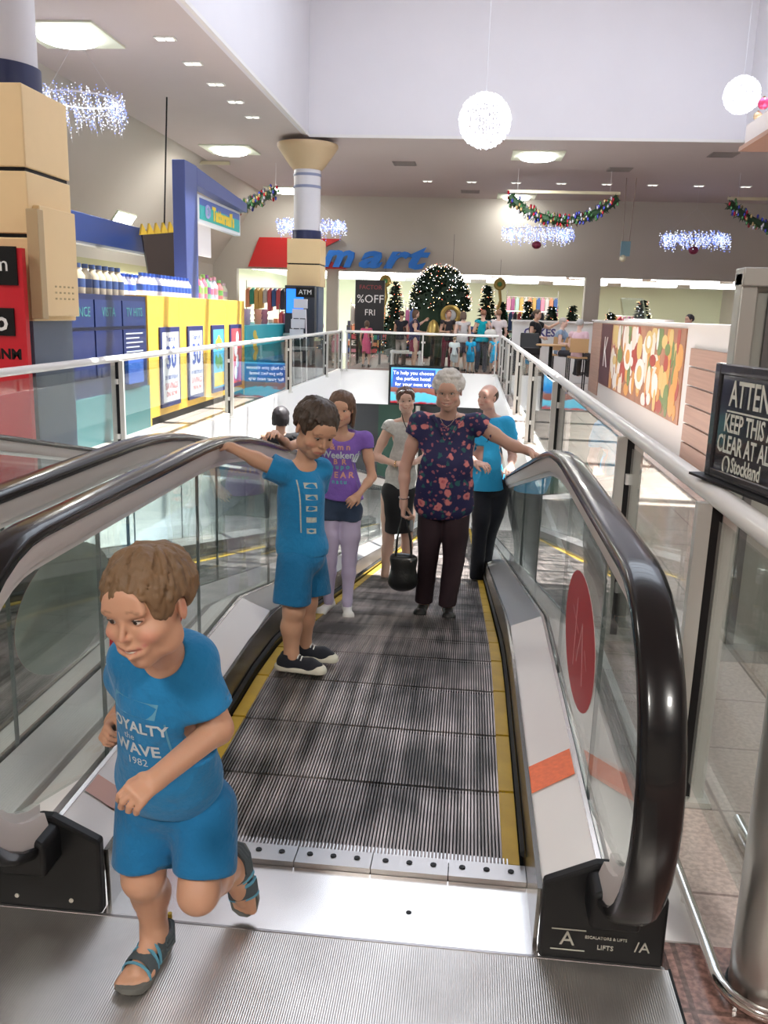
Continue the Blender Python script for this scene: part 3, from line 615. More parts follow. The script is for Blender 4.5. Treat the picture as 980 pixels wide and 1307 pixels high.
        if s.smile > .5 and teeth:
            mt = MB(); mt.tube([s.p(t*.085, -.375+.04*t*t, -.272+.03*t*t) for t in np.linspace(-1, 1, 7)], [.018*s.h]*7, 6)
            part('teeth', mt, mat('teeth', (.80, .76, .68), .3), root)
def thing_part(n, r): return None
def ball_m(mb, c, r, M, m):
    r = (r, r, r) if not isinstance(r, tuple) else r; t = MB().ball((0, 0, 0), r, 12); mb.add([Vector(c)+Vector(M @ np.array(v)) for v in t.v], t.f, m)
def link_part(name, me, root, label=None, add=None):
    o = bpy.data.objects.new(name, me); C.objects.link(o); o.parent = root; ORG[o.name] = ORG[root.name]
    if label: o['label'] = label
    return o
def local(me, org):     # world coordinates -> coordinates about the thing's base
    me.transform(Matrix.Translation(-Vector(org))); return me
def hand(d, wrist, dirv, palm, size, curl=.4, spread=.10, thumb=1, fingers=(1, 1, 1, 1), fat=1.):
    """five fingers; dirv = wrist to knuckles, palm = palm normal, size = hand length; curl 0 flat .. 1 fist"""
    f = np.array(dirv, float); f /= np.linalg.norm(f); n = np.array(palm, float); n -= f*n.dot(f); n /= np.linalg.norm(n); sdv = np.cross(f, n)*thumb   # thumb side
    w_ = np.array(wrist, float); L = size
    d.cap(w_-f*L*.05, w_+f*L*.12, L*.15*fat, L*.16*fat, L*.08)
    for q in (-.13, -.045, .045, .13): d.cap(w_+f*L*.12+sdv*L*q*.8, w_+f*L*.46+sdv*L*q*1.25, L*.085*fat, L*.075*fat, L*.05)
    lens = (.36, .44, .48, .42)
    for i, q in enumerate((-.19, -.065, .065, .185)):
        base = w_+f*L*(.47-.03*abs(i-2)/1.5)+sdv*L*q; ln = L*lens[i]*fingers[i]; a = curl*1.1; p = base; fd = f+sdv*spread*(q/.19); fd /= np.linalg.norm(fd)
        r = L*.058*fat
        for j, (seg, ta) in enumerate(((.45, a), (.32, a*2.1), (.25, a*2.9))):
            dr = fd*math.cos(min(ta, 3.0))+n*math.sin(min(ta, 3.0)); e = p+dr*ln*seg; d.cap(p, e, r, r*.90, L*.012); p = e; r *= .90
    p = w_+f*L*.14+sdv*L*.17; tdir = f*.62+sdv*(.62-.3*curl)+n*(.25+.55*curl); tdir /= np.linalg.norm(tdir)
    d.cap(w_+f*L*.06+sdv*L*.08, p, L*.085*fat, L*.085*fat, L*.05)
    p2 = p+tdir*L*.21; t2 = f*.85+sdv*(.25-.5*curl)+n*(.2+.5*curl); t2 /= np.linalg.norm(t2); p3 = p2+t2*L*.19
    d.cap(p, p2, L*.078*fat, L*.066*fat, L*.03); d.cap(p2, p3, L*.066*fat, L*.052*fat, L*.012)
def scalp_dirs(n, seed, zmin=-.2):
    rr = np.random.RandomState(seed); out = []
    while len(out) < n:
        v = rr.randn(3); v /= np.linalg.norm(v)
        if v[2] > zmin: out.append(v)
    return out
# ================================================================ the people
def person(label, loc, cat='person', group=None): return thing('person', label, cat, loc, group)
def fabric(name, col, b=.55, bs=15, **k): return mat(name, col, .85, bump=b, bscale=bs, bdist=.028, sheen=.15, spec=.2, **k)
def hair_cap(hd, h, mt, root, seed, hairline, n=260, lock=(.022, .010), length=.30, fringe=0., name='hair', h_lo=.0, amp=.0, blobs=None, extra=None, back=-.25, lift=.0):
    """hair as a skull cap carved back at the face, with locks laid over it"""
    lo, hi = hd.c-hd.h*.75, hd.c+hd.h*.75; d = SDF(lo, hi, h); H_ = hd.h
    d.ell(hd.p(0, .085, .14+lift), np.array((.365*hd.wide, .425, .39))*H_, hd.M, 0); d.ell(hd.p(0, .20, -.06), np.array((.30*hd.wide, .27, .30))*H_, hd.M, .05*H_)
    d.ell(hd.p(0, -.50, -.28+hairline), np.array((.305, .40, .46))*H_, hd.M, .03*H_, 's')         # face opening
    for q in (-1, 1): d.ell(hd.p(q*.37, .02, -.06), np.array((.10, .13, .15))*H_, hd.M, .02*H_, 's')    # round the ears
    d.disc(hd.p(0, .1, back-.02), hd.p(0, .1, back-.6), H_*.8, .01)
    rr = np.random.RandomState(seed)
    for v in scalp_dirs(n, seed, -.1):
        p = np.array((v[0]*.36, .085+v[1]*.42, .14+lift+v[2]*.385))
        if p[1] < -.18 and p[2] < .20+hairline*.9: continue
        if p[2] < .0 and abs(p[0]) > .28 and p[1] < .12: continue
        crown = np.array((.05, .22, .52+lift)); fl = p-crown; fl -= v*fl.dot(v); fl /= np.linalg.norm(fl)+1e-6
        ln = length*(.6+.6*rr.rand()); q = p+fl*ln*.5+v*.012*rr.rand(); e = q+fl*ln*.5+rr.randn(3)*.02+np.array((0, 0, -.03))-v*.01*0
        if e[1] < -.20 and e[2] < .17+hairline-fringe: e[2] = .17+hairline-fringe+.02*rr.rand()
        # keep on the skull
        for t_ in (q, e):
            g = (t_-np.array((0, .085, .14+lift)))/np.array((.375, .435, .40)); nn = np.linalg.norm(g)
            if nn > 1.06 or nn < .99: t_[:] = np.array((0, .085, .14+lift))+(t_-np.array((0, .085, .14+lift)))/nn*(1.02+.03*rr.rand())
        d.cap(hd.p(*p), hd.p(*q), lock[0]*H_, lock[0]*H_, .006*H_); d.cap(hd.p(*q), hd.p(*e), lock[0]*H_, lock[1]*H_, .006*H_)
    if blobs:
        for v in scalp_dirs(blobs[0], seed+5, -.15):
            p = np.array((v[0]*.37, .085+v[1]*.44, .15+v[2]*.40))
            if p[1] < -.12 and p[2] < .25+hairline: continue
            if p[2] < .08 and abs(p[0]) > .25 and p[1] < .1: continue
            r = blobs[1]*(.6+.8*rr.rand()); d.ell(hd.p(*(p*1.0)), np.array((r, r, r*.8))*H_, hd.M, .01*H_)
    for q in (-1, 1): d.ell(hd.p(q*.385, .0, -.06), np.array((.095, .11, .14))*H_, hd.M, .02*H_, 's')
    if back > -.3: d.ell(hd.p(0, .42, -.42+back+.2), np.array((.5, .30, .26))*H_, hd.M, .03*H_, 's'); d.disc(hd.p(0, .1, back+.02), hd.p(0, .1, back-.6), H_*.8, .01)
    if extra: extra(d)
    if amp: d.wrinkle(amp*H_, 70/H_*.2, seed)
    me, P = d.mesh(name, mt, 1); return link_part(name, local(me, ORG[root.name]), root)
def finish(d, root, base, blobs, name='body', sm=1):
    me, P = d.mesh(name, skin_m, sm); paint(me, P, base, blobs); return link_part(name, local(me, ORG[root.name]), root)
def cloth(d, root, name, m, wr=.0, freq=26, seed=1, label=None, sm=2, st=(1, 1, 1)):
    if wr: d.wrinkle(wr, freq, seed, st)
    me, P = d.mesh(name, m, sm); return link_part(name, local(me, ORG[root.name]), root, label)
def tree_of(o):
    me = o.data; return BVHTree.FromPolygons([v.co.copy() for v in me.vertices], [tuple(p.vertices) for p in me.polygons])
def decal(o, root, name, mb, mt, org, xdir, zdir, off=.0015, label=None, sub=.012):
    """flat print laid onto the cloth: cast every point along the view direction of the print onto the fabric"""
    bt = tree_of(o); base = ORG[root.name]; x = Vector(xdir).normalized(); z = Vector(zdir).normalized(); z = (z-x*z.dot(x)).normalized(); y = x.cross(z)  # y points outwards*-1
    me = mb.mesh(name, mt, (0, 0, 0), 0); bm = bmesh.new(); bm.from_mesh(me)
    for _ in range(3):
        le = [e for e in bm.edges if e.calc_length() > sub]
        if not le: break
        bmesh.ops.subdivide_edges(bm, edges=le, cuts=1)
    out = Vector(x).cross(z)  # toward viewer of print
    for v in bm.verts:
        p = Vector(org)+x*v.co.x+z*v.co.y-base; hit = bt.ray_cast(p+out*.35, -out)
        v.co = (hit[0]+out*off) if hit[0] is not None else p
    bm.to_mesh(me); bm.free(); r = bpy.data.objects.new(name, me); C.objects.link(r); r.parent = root; ORG[r.name] = base
    if label: r['label'] = label
    return r

# ---- the running boy in the foreground
def running_boy():
    base = (-.70, 1.74, 0); root = person('small boy in blue tee and shorts running off the travelator onto the steel plate', base)
    sk = (.52, .28, .18)
    hd = Head((-.578, 1.50, 1.033), .210, yaw=-15, pitch=9, roll=-7, child=True, smile=1.35, jaw=1.0, nose=.85, wide=1.0); hd.lid = (.46, .24, .16)
    shR, shL = V(-.685, 1.66, .855), V(-.530, 1.64, .868); neck = V(-.595, 1.63, .875)
    hipR, hipL = V(-.695, 1.77, .46), V(-.565, 1.76, .46)
    kS, aS = V(-.695, 1.72, .285), V(-.705, 1.80, .085); kB, aB = V(-.545, 1.66, .30), V(-.545, 1.93, .175)
    elL, wrL = V(-.49, 1.64, .715), V(-.556, 1.45, .700); elR, wrR = V(-.735, 1.86, .70), V(-.765, 1.76, .655)
    pts = [hd.c+[0, 0, .2], base, shR, shL, (-.9, 1.35, 0), (-.35, 2.1, 0), (-.85, 1.9, .7)]
    lo, hi = bbox(pts, .02); d = SDF(lo, hi, .0032)
    d.cap(neck-[0, -.02, .03], hd.p(0, .06, -.25), .038, .036, .03); hd.add(d)
    d.ell((-.60, 1.67, .78), (.088, .068, .12)); d.ell((-.615, 1.71, .62), (.088, .070, .12)); d.ell((-.63, 1.755, .49), (.09, .075, .08))
    d.chain([neck-[0, 0, .02], shR, V(-.705, 1.74, .78), elR, wrR], [.04, .036, .033, .029, .021]); d.chain([neck-[0, 0, .02], shL, elL, wrL], [.04, .036, .030, .022])
    hand(d, wrL, wrL-elL+V(-.02, 0, 0), V(-.4, .2, -.8), .112, .72, .05, -1, fat=1.12); hand(d, wrR, V(-.1, -1, -.15), V(.8, 0, -.4), .105, .8, .05, 1, fat=1.12)
    d.chain([hipR, kS, V(-.70, 1.775, .20), aS], [.066, .047, .044, .030]); d.chain([hipL, kB, V(-.545, 1.79, .25), aB], [.062, .043, .042, .030])
    # planted foot: heel to toes, pointing to the camera and a little left
    fd = V(-.17, -.985, 0); sd = V(.985, -.17, 0); hl = V(-.700, 1.825, .03)
    d.cap(aS, hl+V(0, 0, .005), .030, .026, .02); d.cap(aS+fd*.01-V(0, 0, .03), hl+fd*.11-V(0, 0, .004), .028, .020, .02)
    for i, (o_, ln, r) in enumerate(((-.022, .150, .0125), (-.006, .148, .0095), (.008, .142, .009), (.020, .134, .0085), (.031, .124, .008))):
        d.cap(hl+fd*.10-sd*o_*-1*1+V(0, 0, -.006), hl+fd*ln+sd*o_+V(0, 0, -.010), .012, r, .006)
    # trailing foot hangs below the raised shin, toes down
    fu = V(.16, -.10, -.98); fu /= np.linalg.norm(fu); sb = np.cross(fu, V(0, -1, 0)); sb /= np.linalg.norm(sb); nb = np.cross(sb, fu)
    h2 = aB+V(.005, .035, .01); d.cap(aB, h2, .030, .027, .02); d.cap(aB+fu*.02, h2+fu*.115, .029, .022, .02)
    for o_, ln, r in ((-.020, .150, .012), (-.005, .150, .0095), (.008, .143, .009), (.020, .136, .0085)): d.cap(h2+fu*.10+sb*o_, h2+fu*ln+sb*o_, .014, r, .006)
    finish(d, root, sk, hd.blobs(ca=.75, brow=(.14, .075, .04)))
    hd.face_parts(root, (.04, .025, .02), closed=.010, ew=(.6, .56, .52))
    hm = mat('hair_light_brown', (.15, .085, .04), .6, bump=.5, bscale=60, stretch=(1, 1, .2), var=.35, vscale=30)
    hair_cap(hd, .0034, hm, root, 3, .125, n=420, lock=(.024, .011), length=.32, fringe=.03, back=-.10)
    # tee
    blue = fabric('tee_blue_running', (.015, .18, .40))
    lo, hi = bbox([shR, shL, (-.62, 1.78, .45), (-.80, 1.85, .6), (-.42, 1.5, .9)], .07); d = SDF(lo, hi, .0045)
    d.ell((-.600, 1.665, .785), (.104, .088, .125)); d.ell((-.612, 1.70, .65), (.106, .090, .13), None, .05); d.ell((-.628, 1.74, .54), (.122, .098, .105), None, .05)
    d.cap(shR+V(.03, 0, .0), shR+V(-.028, .07, -.075), .046, .048, .025); d.cap(shL-V(.03, 0, 0), shL+(elL-shL)*.66, .046, .051, .025); d.cap(shR, shL, .042, .042, .03)
    u = (elL-shL)/np.linalg.norm(elL-shL); e_ = shL+u*.112; d.disc(e_, e_+u*.12, .075, .004); d.cap(e_-u*.018, e_+u*.1, .040, .044, .004, 's')
    u = V(-.03, .08, -.085); u /= np.linalg.norm(u); e_ = shR+u*.098; d.disc(e_, e_+u*.1, .075, .004); d.cap(e_-u*.012, e_+u*.1, .037, .04, .004, 's')
    d.disc(V(-.63, 1.74, .475), V(-.64, 1.76, .30), .2); d.ell((-.634, 1.75, .455), (.105, .082, .05), None, .004, 's')
    d.ell(neck+V(.005, -.035, .02), (.050, .055, .055), None, .006, 's')
    tee = cloth(d, root, 'tee_shirt', blue, .008, 20, 4, st=(1, 1, .5))
    # printed front
    pr = mat('print_white', (.50, .56, .60), .8); M0 = Matrix.Identity(4); mb = MB()
    text_mb('ROYALTY', .036, 0, Matrix.Translation((0, .035, 0)), mb, bold=.001); text_mb('the', .022, 0, Matrix.Translation((-.012, .008, 0)), mb); text_mb('WAVE', .040, 0, Matrix.Translation((0, -.022, 0)), mb, bold=.001); text_mb('1982', .026, 0, Matrix.Translation((0, -.055, 0)), mb)
    fwd = V(-.35, -.92, 0)
    decal(tee, root, 'chest_print', mb, pr, (-.652, 1.6, .70), (.95, -.22, -.05), (0, 0, 1))
    mb = MB(); mb.add([(-.062, .062, 0), (.055, .062, 0), (.062, .098, 0), (-.055, .098, 0)], [(0, 1, 2, 3)]); mb.add([(.078, -.08, 0), (.082, -.08, 0), (.076, .055, 0), (.072, .055, 0)], [(0, 1, 2, 3)])
    decal(tee, root, 'print_patch', mb, mat('print_pale_blue', (.10, .30, .45), .8), (-.652, 1.6, .70), (.95, -.22, -.05), (0, 0, 1), .001)
    # shorts
    bl2 = fabric('shorts_blue_running', (.011, .14, .32)); lo, hi = bbox([hipR, hipL, kS, kB], .11); d = SDF(lo, hi, .0045)
    d.ell((-.630, 1.755, .475), (.110, .088, .095)); d.cap(hipR+V(0, 0, -.01), kS+V(-.002, .01, .035), .076, .076, .03); d.cap(hipL+V(.005, 0, -.01), kB+V(.002, .035, .05), .076, .074, .02)
    u = (kS-hipR)/np.linalg.norm(kS-hipR); e_ = kS+u*-.022; d.disc(e_, e_+u*.15, .13, .004)
    u = V(.04, -.28, -.95); u /= np.linalg.norm(u); e_ = kB+V(0, .02, .035)+u*.0; d.disc(e_, e_+u*.14, .10, .004)
    cloth(d, root, 'shorts', bl2, .006, 24, 9, st=(1.3, 1.3, .25))
    # sandals
    sole = mat('sandal_sole', (.12, .12, .11), .6); strap = mat('sandal_strap', (.06, .075, .085), .75, bump=.2, bscale=150); lite = mat('sandal_blue_edge', (.10, .30, .42), .7); yel_ = mat('sandal_yellow', (.6, .42, .03), .6)
    def sandal(o, f, s_, n, tilt=0):
        o, f, s_, n = map(Vector, (o, f, s_, n)); f.normalize(); s_.normalize(); n.normalize()
        P_ = lambda a, b, c: o+f*a+s_*b+n*c
        r = bpy.data.objects.new('sandal', None)
        outline = [(-.028, 0), (-.022, .020), (0, .029), (.04, .028), (.08, .035), (.12, .042), (.150, .037), (.166, .018), (.170, -.004), (.160, -.026), (.13, -.036), (.09, -.033), (.05, -.026), (0, -.027), (-.022, -.018)]
        mb = MB(); k = len(outline)
        for z, g in ((0, .98), (.008, 1.04), (.019, 1.0)):
            mb.v += [tuple(P_((a-.07)*g+.07, b*g, z+.010*max(0, (a-.13)/.04))) for a, b in outline]
        mb.f += [tuple(range(k-1, -1, -1)), tuple(2*k+i for i in range(k))]+[(j*k+i, j*k+(i+1) % k, (j+1)*k+(i+1) % k, (j+1)*k+i) for j in (0, 1) for i in range(k)]; mb.mi = [0]*len(mb.f)
        so = part('sandal', mb, sole, root)
        def band(a0, a1, hgt, wd, m, nm, wi=.010, off=0, lb=None):
            mb = MB(); N = 10; vs = []
            for i in range(N+1):
                t = PI*i/N; b = -math.cos(t)*wd; z = .016+math.sin(t)**.8*hgt; a = a0+(a1-a0)*i/N
                for da, dz in ((-wi, 0), (wi, 0), (wi, .0035), (-wi, .0035)):
                    vs.append(P_(a+da-off, b+(.0035 if dz else 0)*(-math.cos(t)), z+dz*math.sin(t)))
            fs = [(i*4+j, i*4+(j+1) % 4, (i+1)*4+(j+1) % 4, (i+1)*4+j) for i in range(N) for j in range(4)]
            mb.add(vs, fs); oo = part(nm, mb, m, so); return oo
        band(.085, .095, .040, .037, strap, 'strap', .016); band(.032, .040, .068, .031, strap, 'strap', .015)
        band(.066, .076, .046, .036, lite, 'strap_edge', .004, lb=1); band(.050, .058, .058, .033, lite, 'strap_edge', .004); band(.106, .116, .033, .038, lite, 'strap_edge', .003)
        mb = MB()
        for z in (.03, .045, .06): mb.tube([P_(.03, .031, z), P_(-.005, .031, z), P_(-.030, .016, z), P_(-.036, 0, z), P_(-.030, -.016, z), P_(-.005, -.031, z), P_(.03, -.031, z)], .0085, 6)
        part('heel_cup', mb, strap, so)
        part('heel_tab', MB().tube([P_(-.036, .006, .035), P_(-.041, .006, .06), P_(-.040, .006, .078)], .006, 6), yel_, so, label='yellow tab')
    sandal(hl-V(0, 0, .030), fd, sd, (0, 0, 1)); 
    sandal(h2-nb*-.030*-1+fu*.0, fu, sb, nb)
running_boy()

# ---- the boy leaning on the left handrail
def rail_boy():
    base = (-.70, 3.62, 0); root = person('boy in blue tee and shorts standing sideways with one arm out on the left handrail', base)
    sk = (.53, .30, .195)
    hd = Head((-.632, 3.585, 1.098), .232, yaw=38, pitch=27, roll=6, child=True, smile=.0, wide=1.02, nose=.85); hd.lid = (.45, .25, .17)
    shN, shF = V(-.775, 3.585, .905), V(-.63, 3.70, .900); neck = V(-.695, 3.63, .935)
    el, wr = V(-.880, 3.56, .958), V(-.985, 3.555, 1.005); el2, wr2 = V(-.675, 3.80, .72), V(-.685, 3.77, .56)
    lo, hi = bbox([(-1.15, 3.4, 0), (-.45, 3.9, 1.25)], .02); d = SDF(lo, hi, .0043)
    d.cap(neck-V(0, 0, .03), hd.p(0, .08, -.22), .040, .038, .03); hd.add(d)
    d.ell((-.70, 3.64, .80), (.085, .08, .13)); d.ell((-.70, 3.65, .65), (.08, .08, .13)); d.ell((-.70, 3.65, .52), (.085, .085, .09))
    d.chain([neck-V(0, 0, .02), shN, el, wr], [.042, .038, .031, .021]); d.chain([neck-V(0, 0, .02), shF, el2, wr2], [.042, .038, .031, .022])
    hand(d, wr, V(-.98, 0, .12), V(-.1, -.05, -1), .125, .28, .12, 1); hand(d, wr2, V(.1, -.1, -1), V(-1, 0, 0), .12, .4)
    for hx, hy, kx, ky, ax, ay, az in ((-.72, 3.61, -.722, 3.60, -.732, 3.60, .075), (-.685, 3.70, -.685, 3.71, -.700, 3.74, .075)):
        d.chain([V(hx, hy, .46), V(kx, ky, .285), V(kx-.012, ky+.008, .20), V(ax, ay, az), V(ax, ay, .03)], [.066, .047, .046, .031, .03])
        d.cap(V(ax, ay, .03), V(ax+.10, ay-.02, .025), .025, .022)
    finish(d, root, sk, hd.blobs(ca=.35, brow=(.06, .04, .03), lip=(.50, .15, .13))); hd.face_parts(root, (.06, .03, .02), closed=True)
    hair_cap(hd, .0042, mat('hair_dark_brown', (.045, .028, .018), .5, bump=.4, bscale=60, var=.4, vscale=25), root, 8, .13, n=330, lock=(.026, .012), length=.26, fringe=.0, back=-.10)
    blue = fabric('tee_blue_rail', (.016, .20, .43)); lo, hi = bbox([(-.95, 3.5, .5), (-.52, 3.85, .98)], .03); d = SDF(lo, hi, .005)
    d.ell((-.700, 3.64, .81), (.104, .100, .125)); d.ell((-.700, 3.65, .68), (.106, .104, .15), None, .05); d.ell((-.695, 3.655, .56), (.118, .112, .10), None, .05); d.cap(shN, shF, .05, .05, .03)
    d.cap(shN, shN+(el-shN)*.55, .054, .062, .03); d.cap(shF, shF+(el2-shF)*.6, .054, .056, .03)
    u = (el-shN)/np.linalg.norm(el-shN); e_ = shN+u*.062; d.disc(e_, e_+u*.14, .10, .004); d.cap(e_-u*.02, e_+u*.1, .042, .046, .004, 's')
    u = (el2-shF)/np.linalg.norm(el2-shF); e_ = shF+u*.12; d.disc(e_, e_+u*.1, .08, .004); d.cap(e_-u*.02, e_+u*.1, .040, .044, .004, 's')
    d.disc(V(-.695, 3.655, .525), V(-.695, 3.655, .3), .2); d.ell((-.695, 3.655, .505), (.102, .096, .05), None, .004, 's'); d.ell(neck+V(.012, -.008, .012), (.050, .050, .045), None, .006, 's')
    tee = cloth(d, root, 'tee_shirt', blue, .009, 20, 14, st=(1, 1, .6))
    mb = MB(); mb.add([(-.035, .10, 0), (-.030, .10, 0), (-.012, -.13, 0), (-.017, -.13, 0)], [(0, 1, 2, 3)])
    for i in range(5): mb.add([(-.01+.004*i, .09-.05*i, 0), (.05, .085-.05*i, 0), (.052, .062-.05*i, 0), (-.008+.004*i, .066-.05*i, 0)], [(0, 1, 2, 3)])
    decal(tee, root, 'chest_print', mb, mat('print_cream', (.42, .46, .42), .8, var=.5, vscale=90), (-.625, 3.5, .78), (.80, .60, 0), (0, 0, 1))
    bl2 = fabric('shorts_blue_rail', (.012, .145, .32)); lo, hi = bbox([(-.83, 3.5, .3), (-.56, 3.82, .6)], .03); d = SDF(lo, hi, .005)
    d.ell((-.698, 3.655, .52), (.100, .098, .09)); d.cap((-.722, 3.605, .50), (-.728, 3.590, .33), .074, .080, .02); d.cap((-.672, 3.71, .50), (-.660, 3.73, .33), .074, .080, .02)
    d.disc((-.70, 3.65, .325), (-.70, 3.65, .2), .2); 
    cloth(d, root, 'shorts', bl2, .008, 24, 19, st=(1.3, 1.3, .25))
    canvas_shoes(root, [((-.732, 3.60, 0), (1, -.12, 0)), ((-.700, 3.74, 0), (1, -.12, 0))])
def canvas_shoes(root, spots, L=.20, top=(.02, .022, .03), nm='shoe_canvas_navy', socks=True):
    rub = mat('shoe_rubber', (.62, .60, .50), .5); cv = fabric(nm, top, .1); lace = mat('shoe_lace', (.75, .75, .72), .8)
    for (o, f) in spots:
        o = V(*o); f = V(*f); f /= np.linalg.norm(f); s_ = V(-f[1], f[0], 0); Z = V(0, 0, 1)
        lo, hi = bbox([o-f*.08, o+f*.16, o+Z*.14], .05); d = SDF(lo, hi, .0045)
        d.cap(o-f*.035+Z*.035, o+f*.09+Z*.030, .034, .033, .02); d.cap(o-f*.01+Z*.04, o-f*.012+Z*.095, .036, .036, .02); d.cap(o+f*.09+Z*.030, o+f*.125+Z*.024, .033, .026, .02)
        d.disc(o-f*.01+Z*.085, o-f*.01+Z*.16, .07, .004); d.disc(o+Z*.004, o-Z*.1, .25); d.cap(o-f*.01+Z*.08, o-f*.01+Z*.14, .031, .031, .002, 's')
        sh = cloth(d, root, 'shoe', cv, sm=1)
        d = SDF(lo, hi, .0045); d.cap(o-f*.040+Z*.012, o+f*.128+Z*.012, .039, .037, .0); d.disc(o+Z*.026, o+Z*.2, .25, .003); d.disc(o+Z*.0005, o-Z*.1, .25, .003)
        d.ell(o+f*.125+Z*.02, np.array((.034, .034, .024)), None, .005); me, P = d.mesh('rubber_sole', rub, 1); so = link_part('rubber_sole', local(me, ORG[root.name]), sh)
        mb = MB()
        for i in range(5): a = .035+.015*i; z = .078-.008*i; mb.tube([Vector(o+f*a+s_*q*.022+Z*(z-.012*abs(q))) for q in (-1, -.5, 0, .5, 1)], .0032, 5)
        part('laces', mb, lace, sh)
rail_boy()
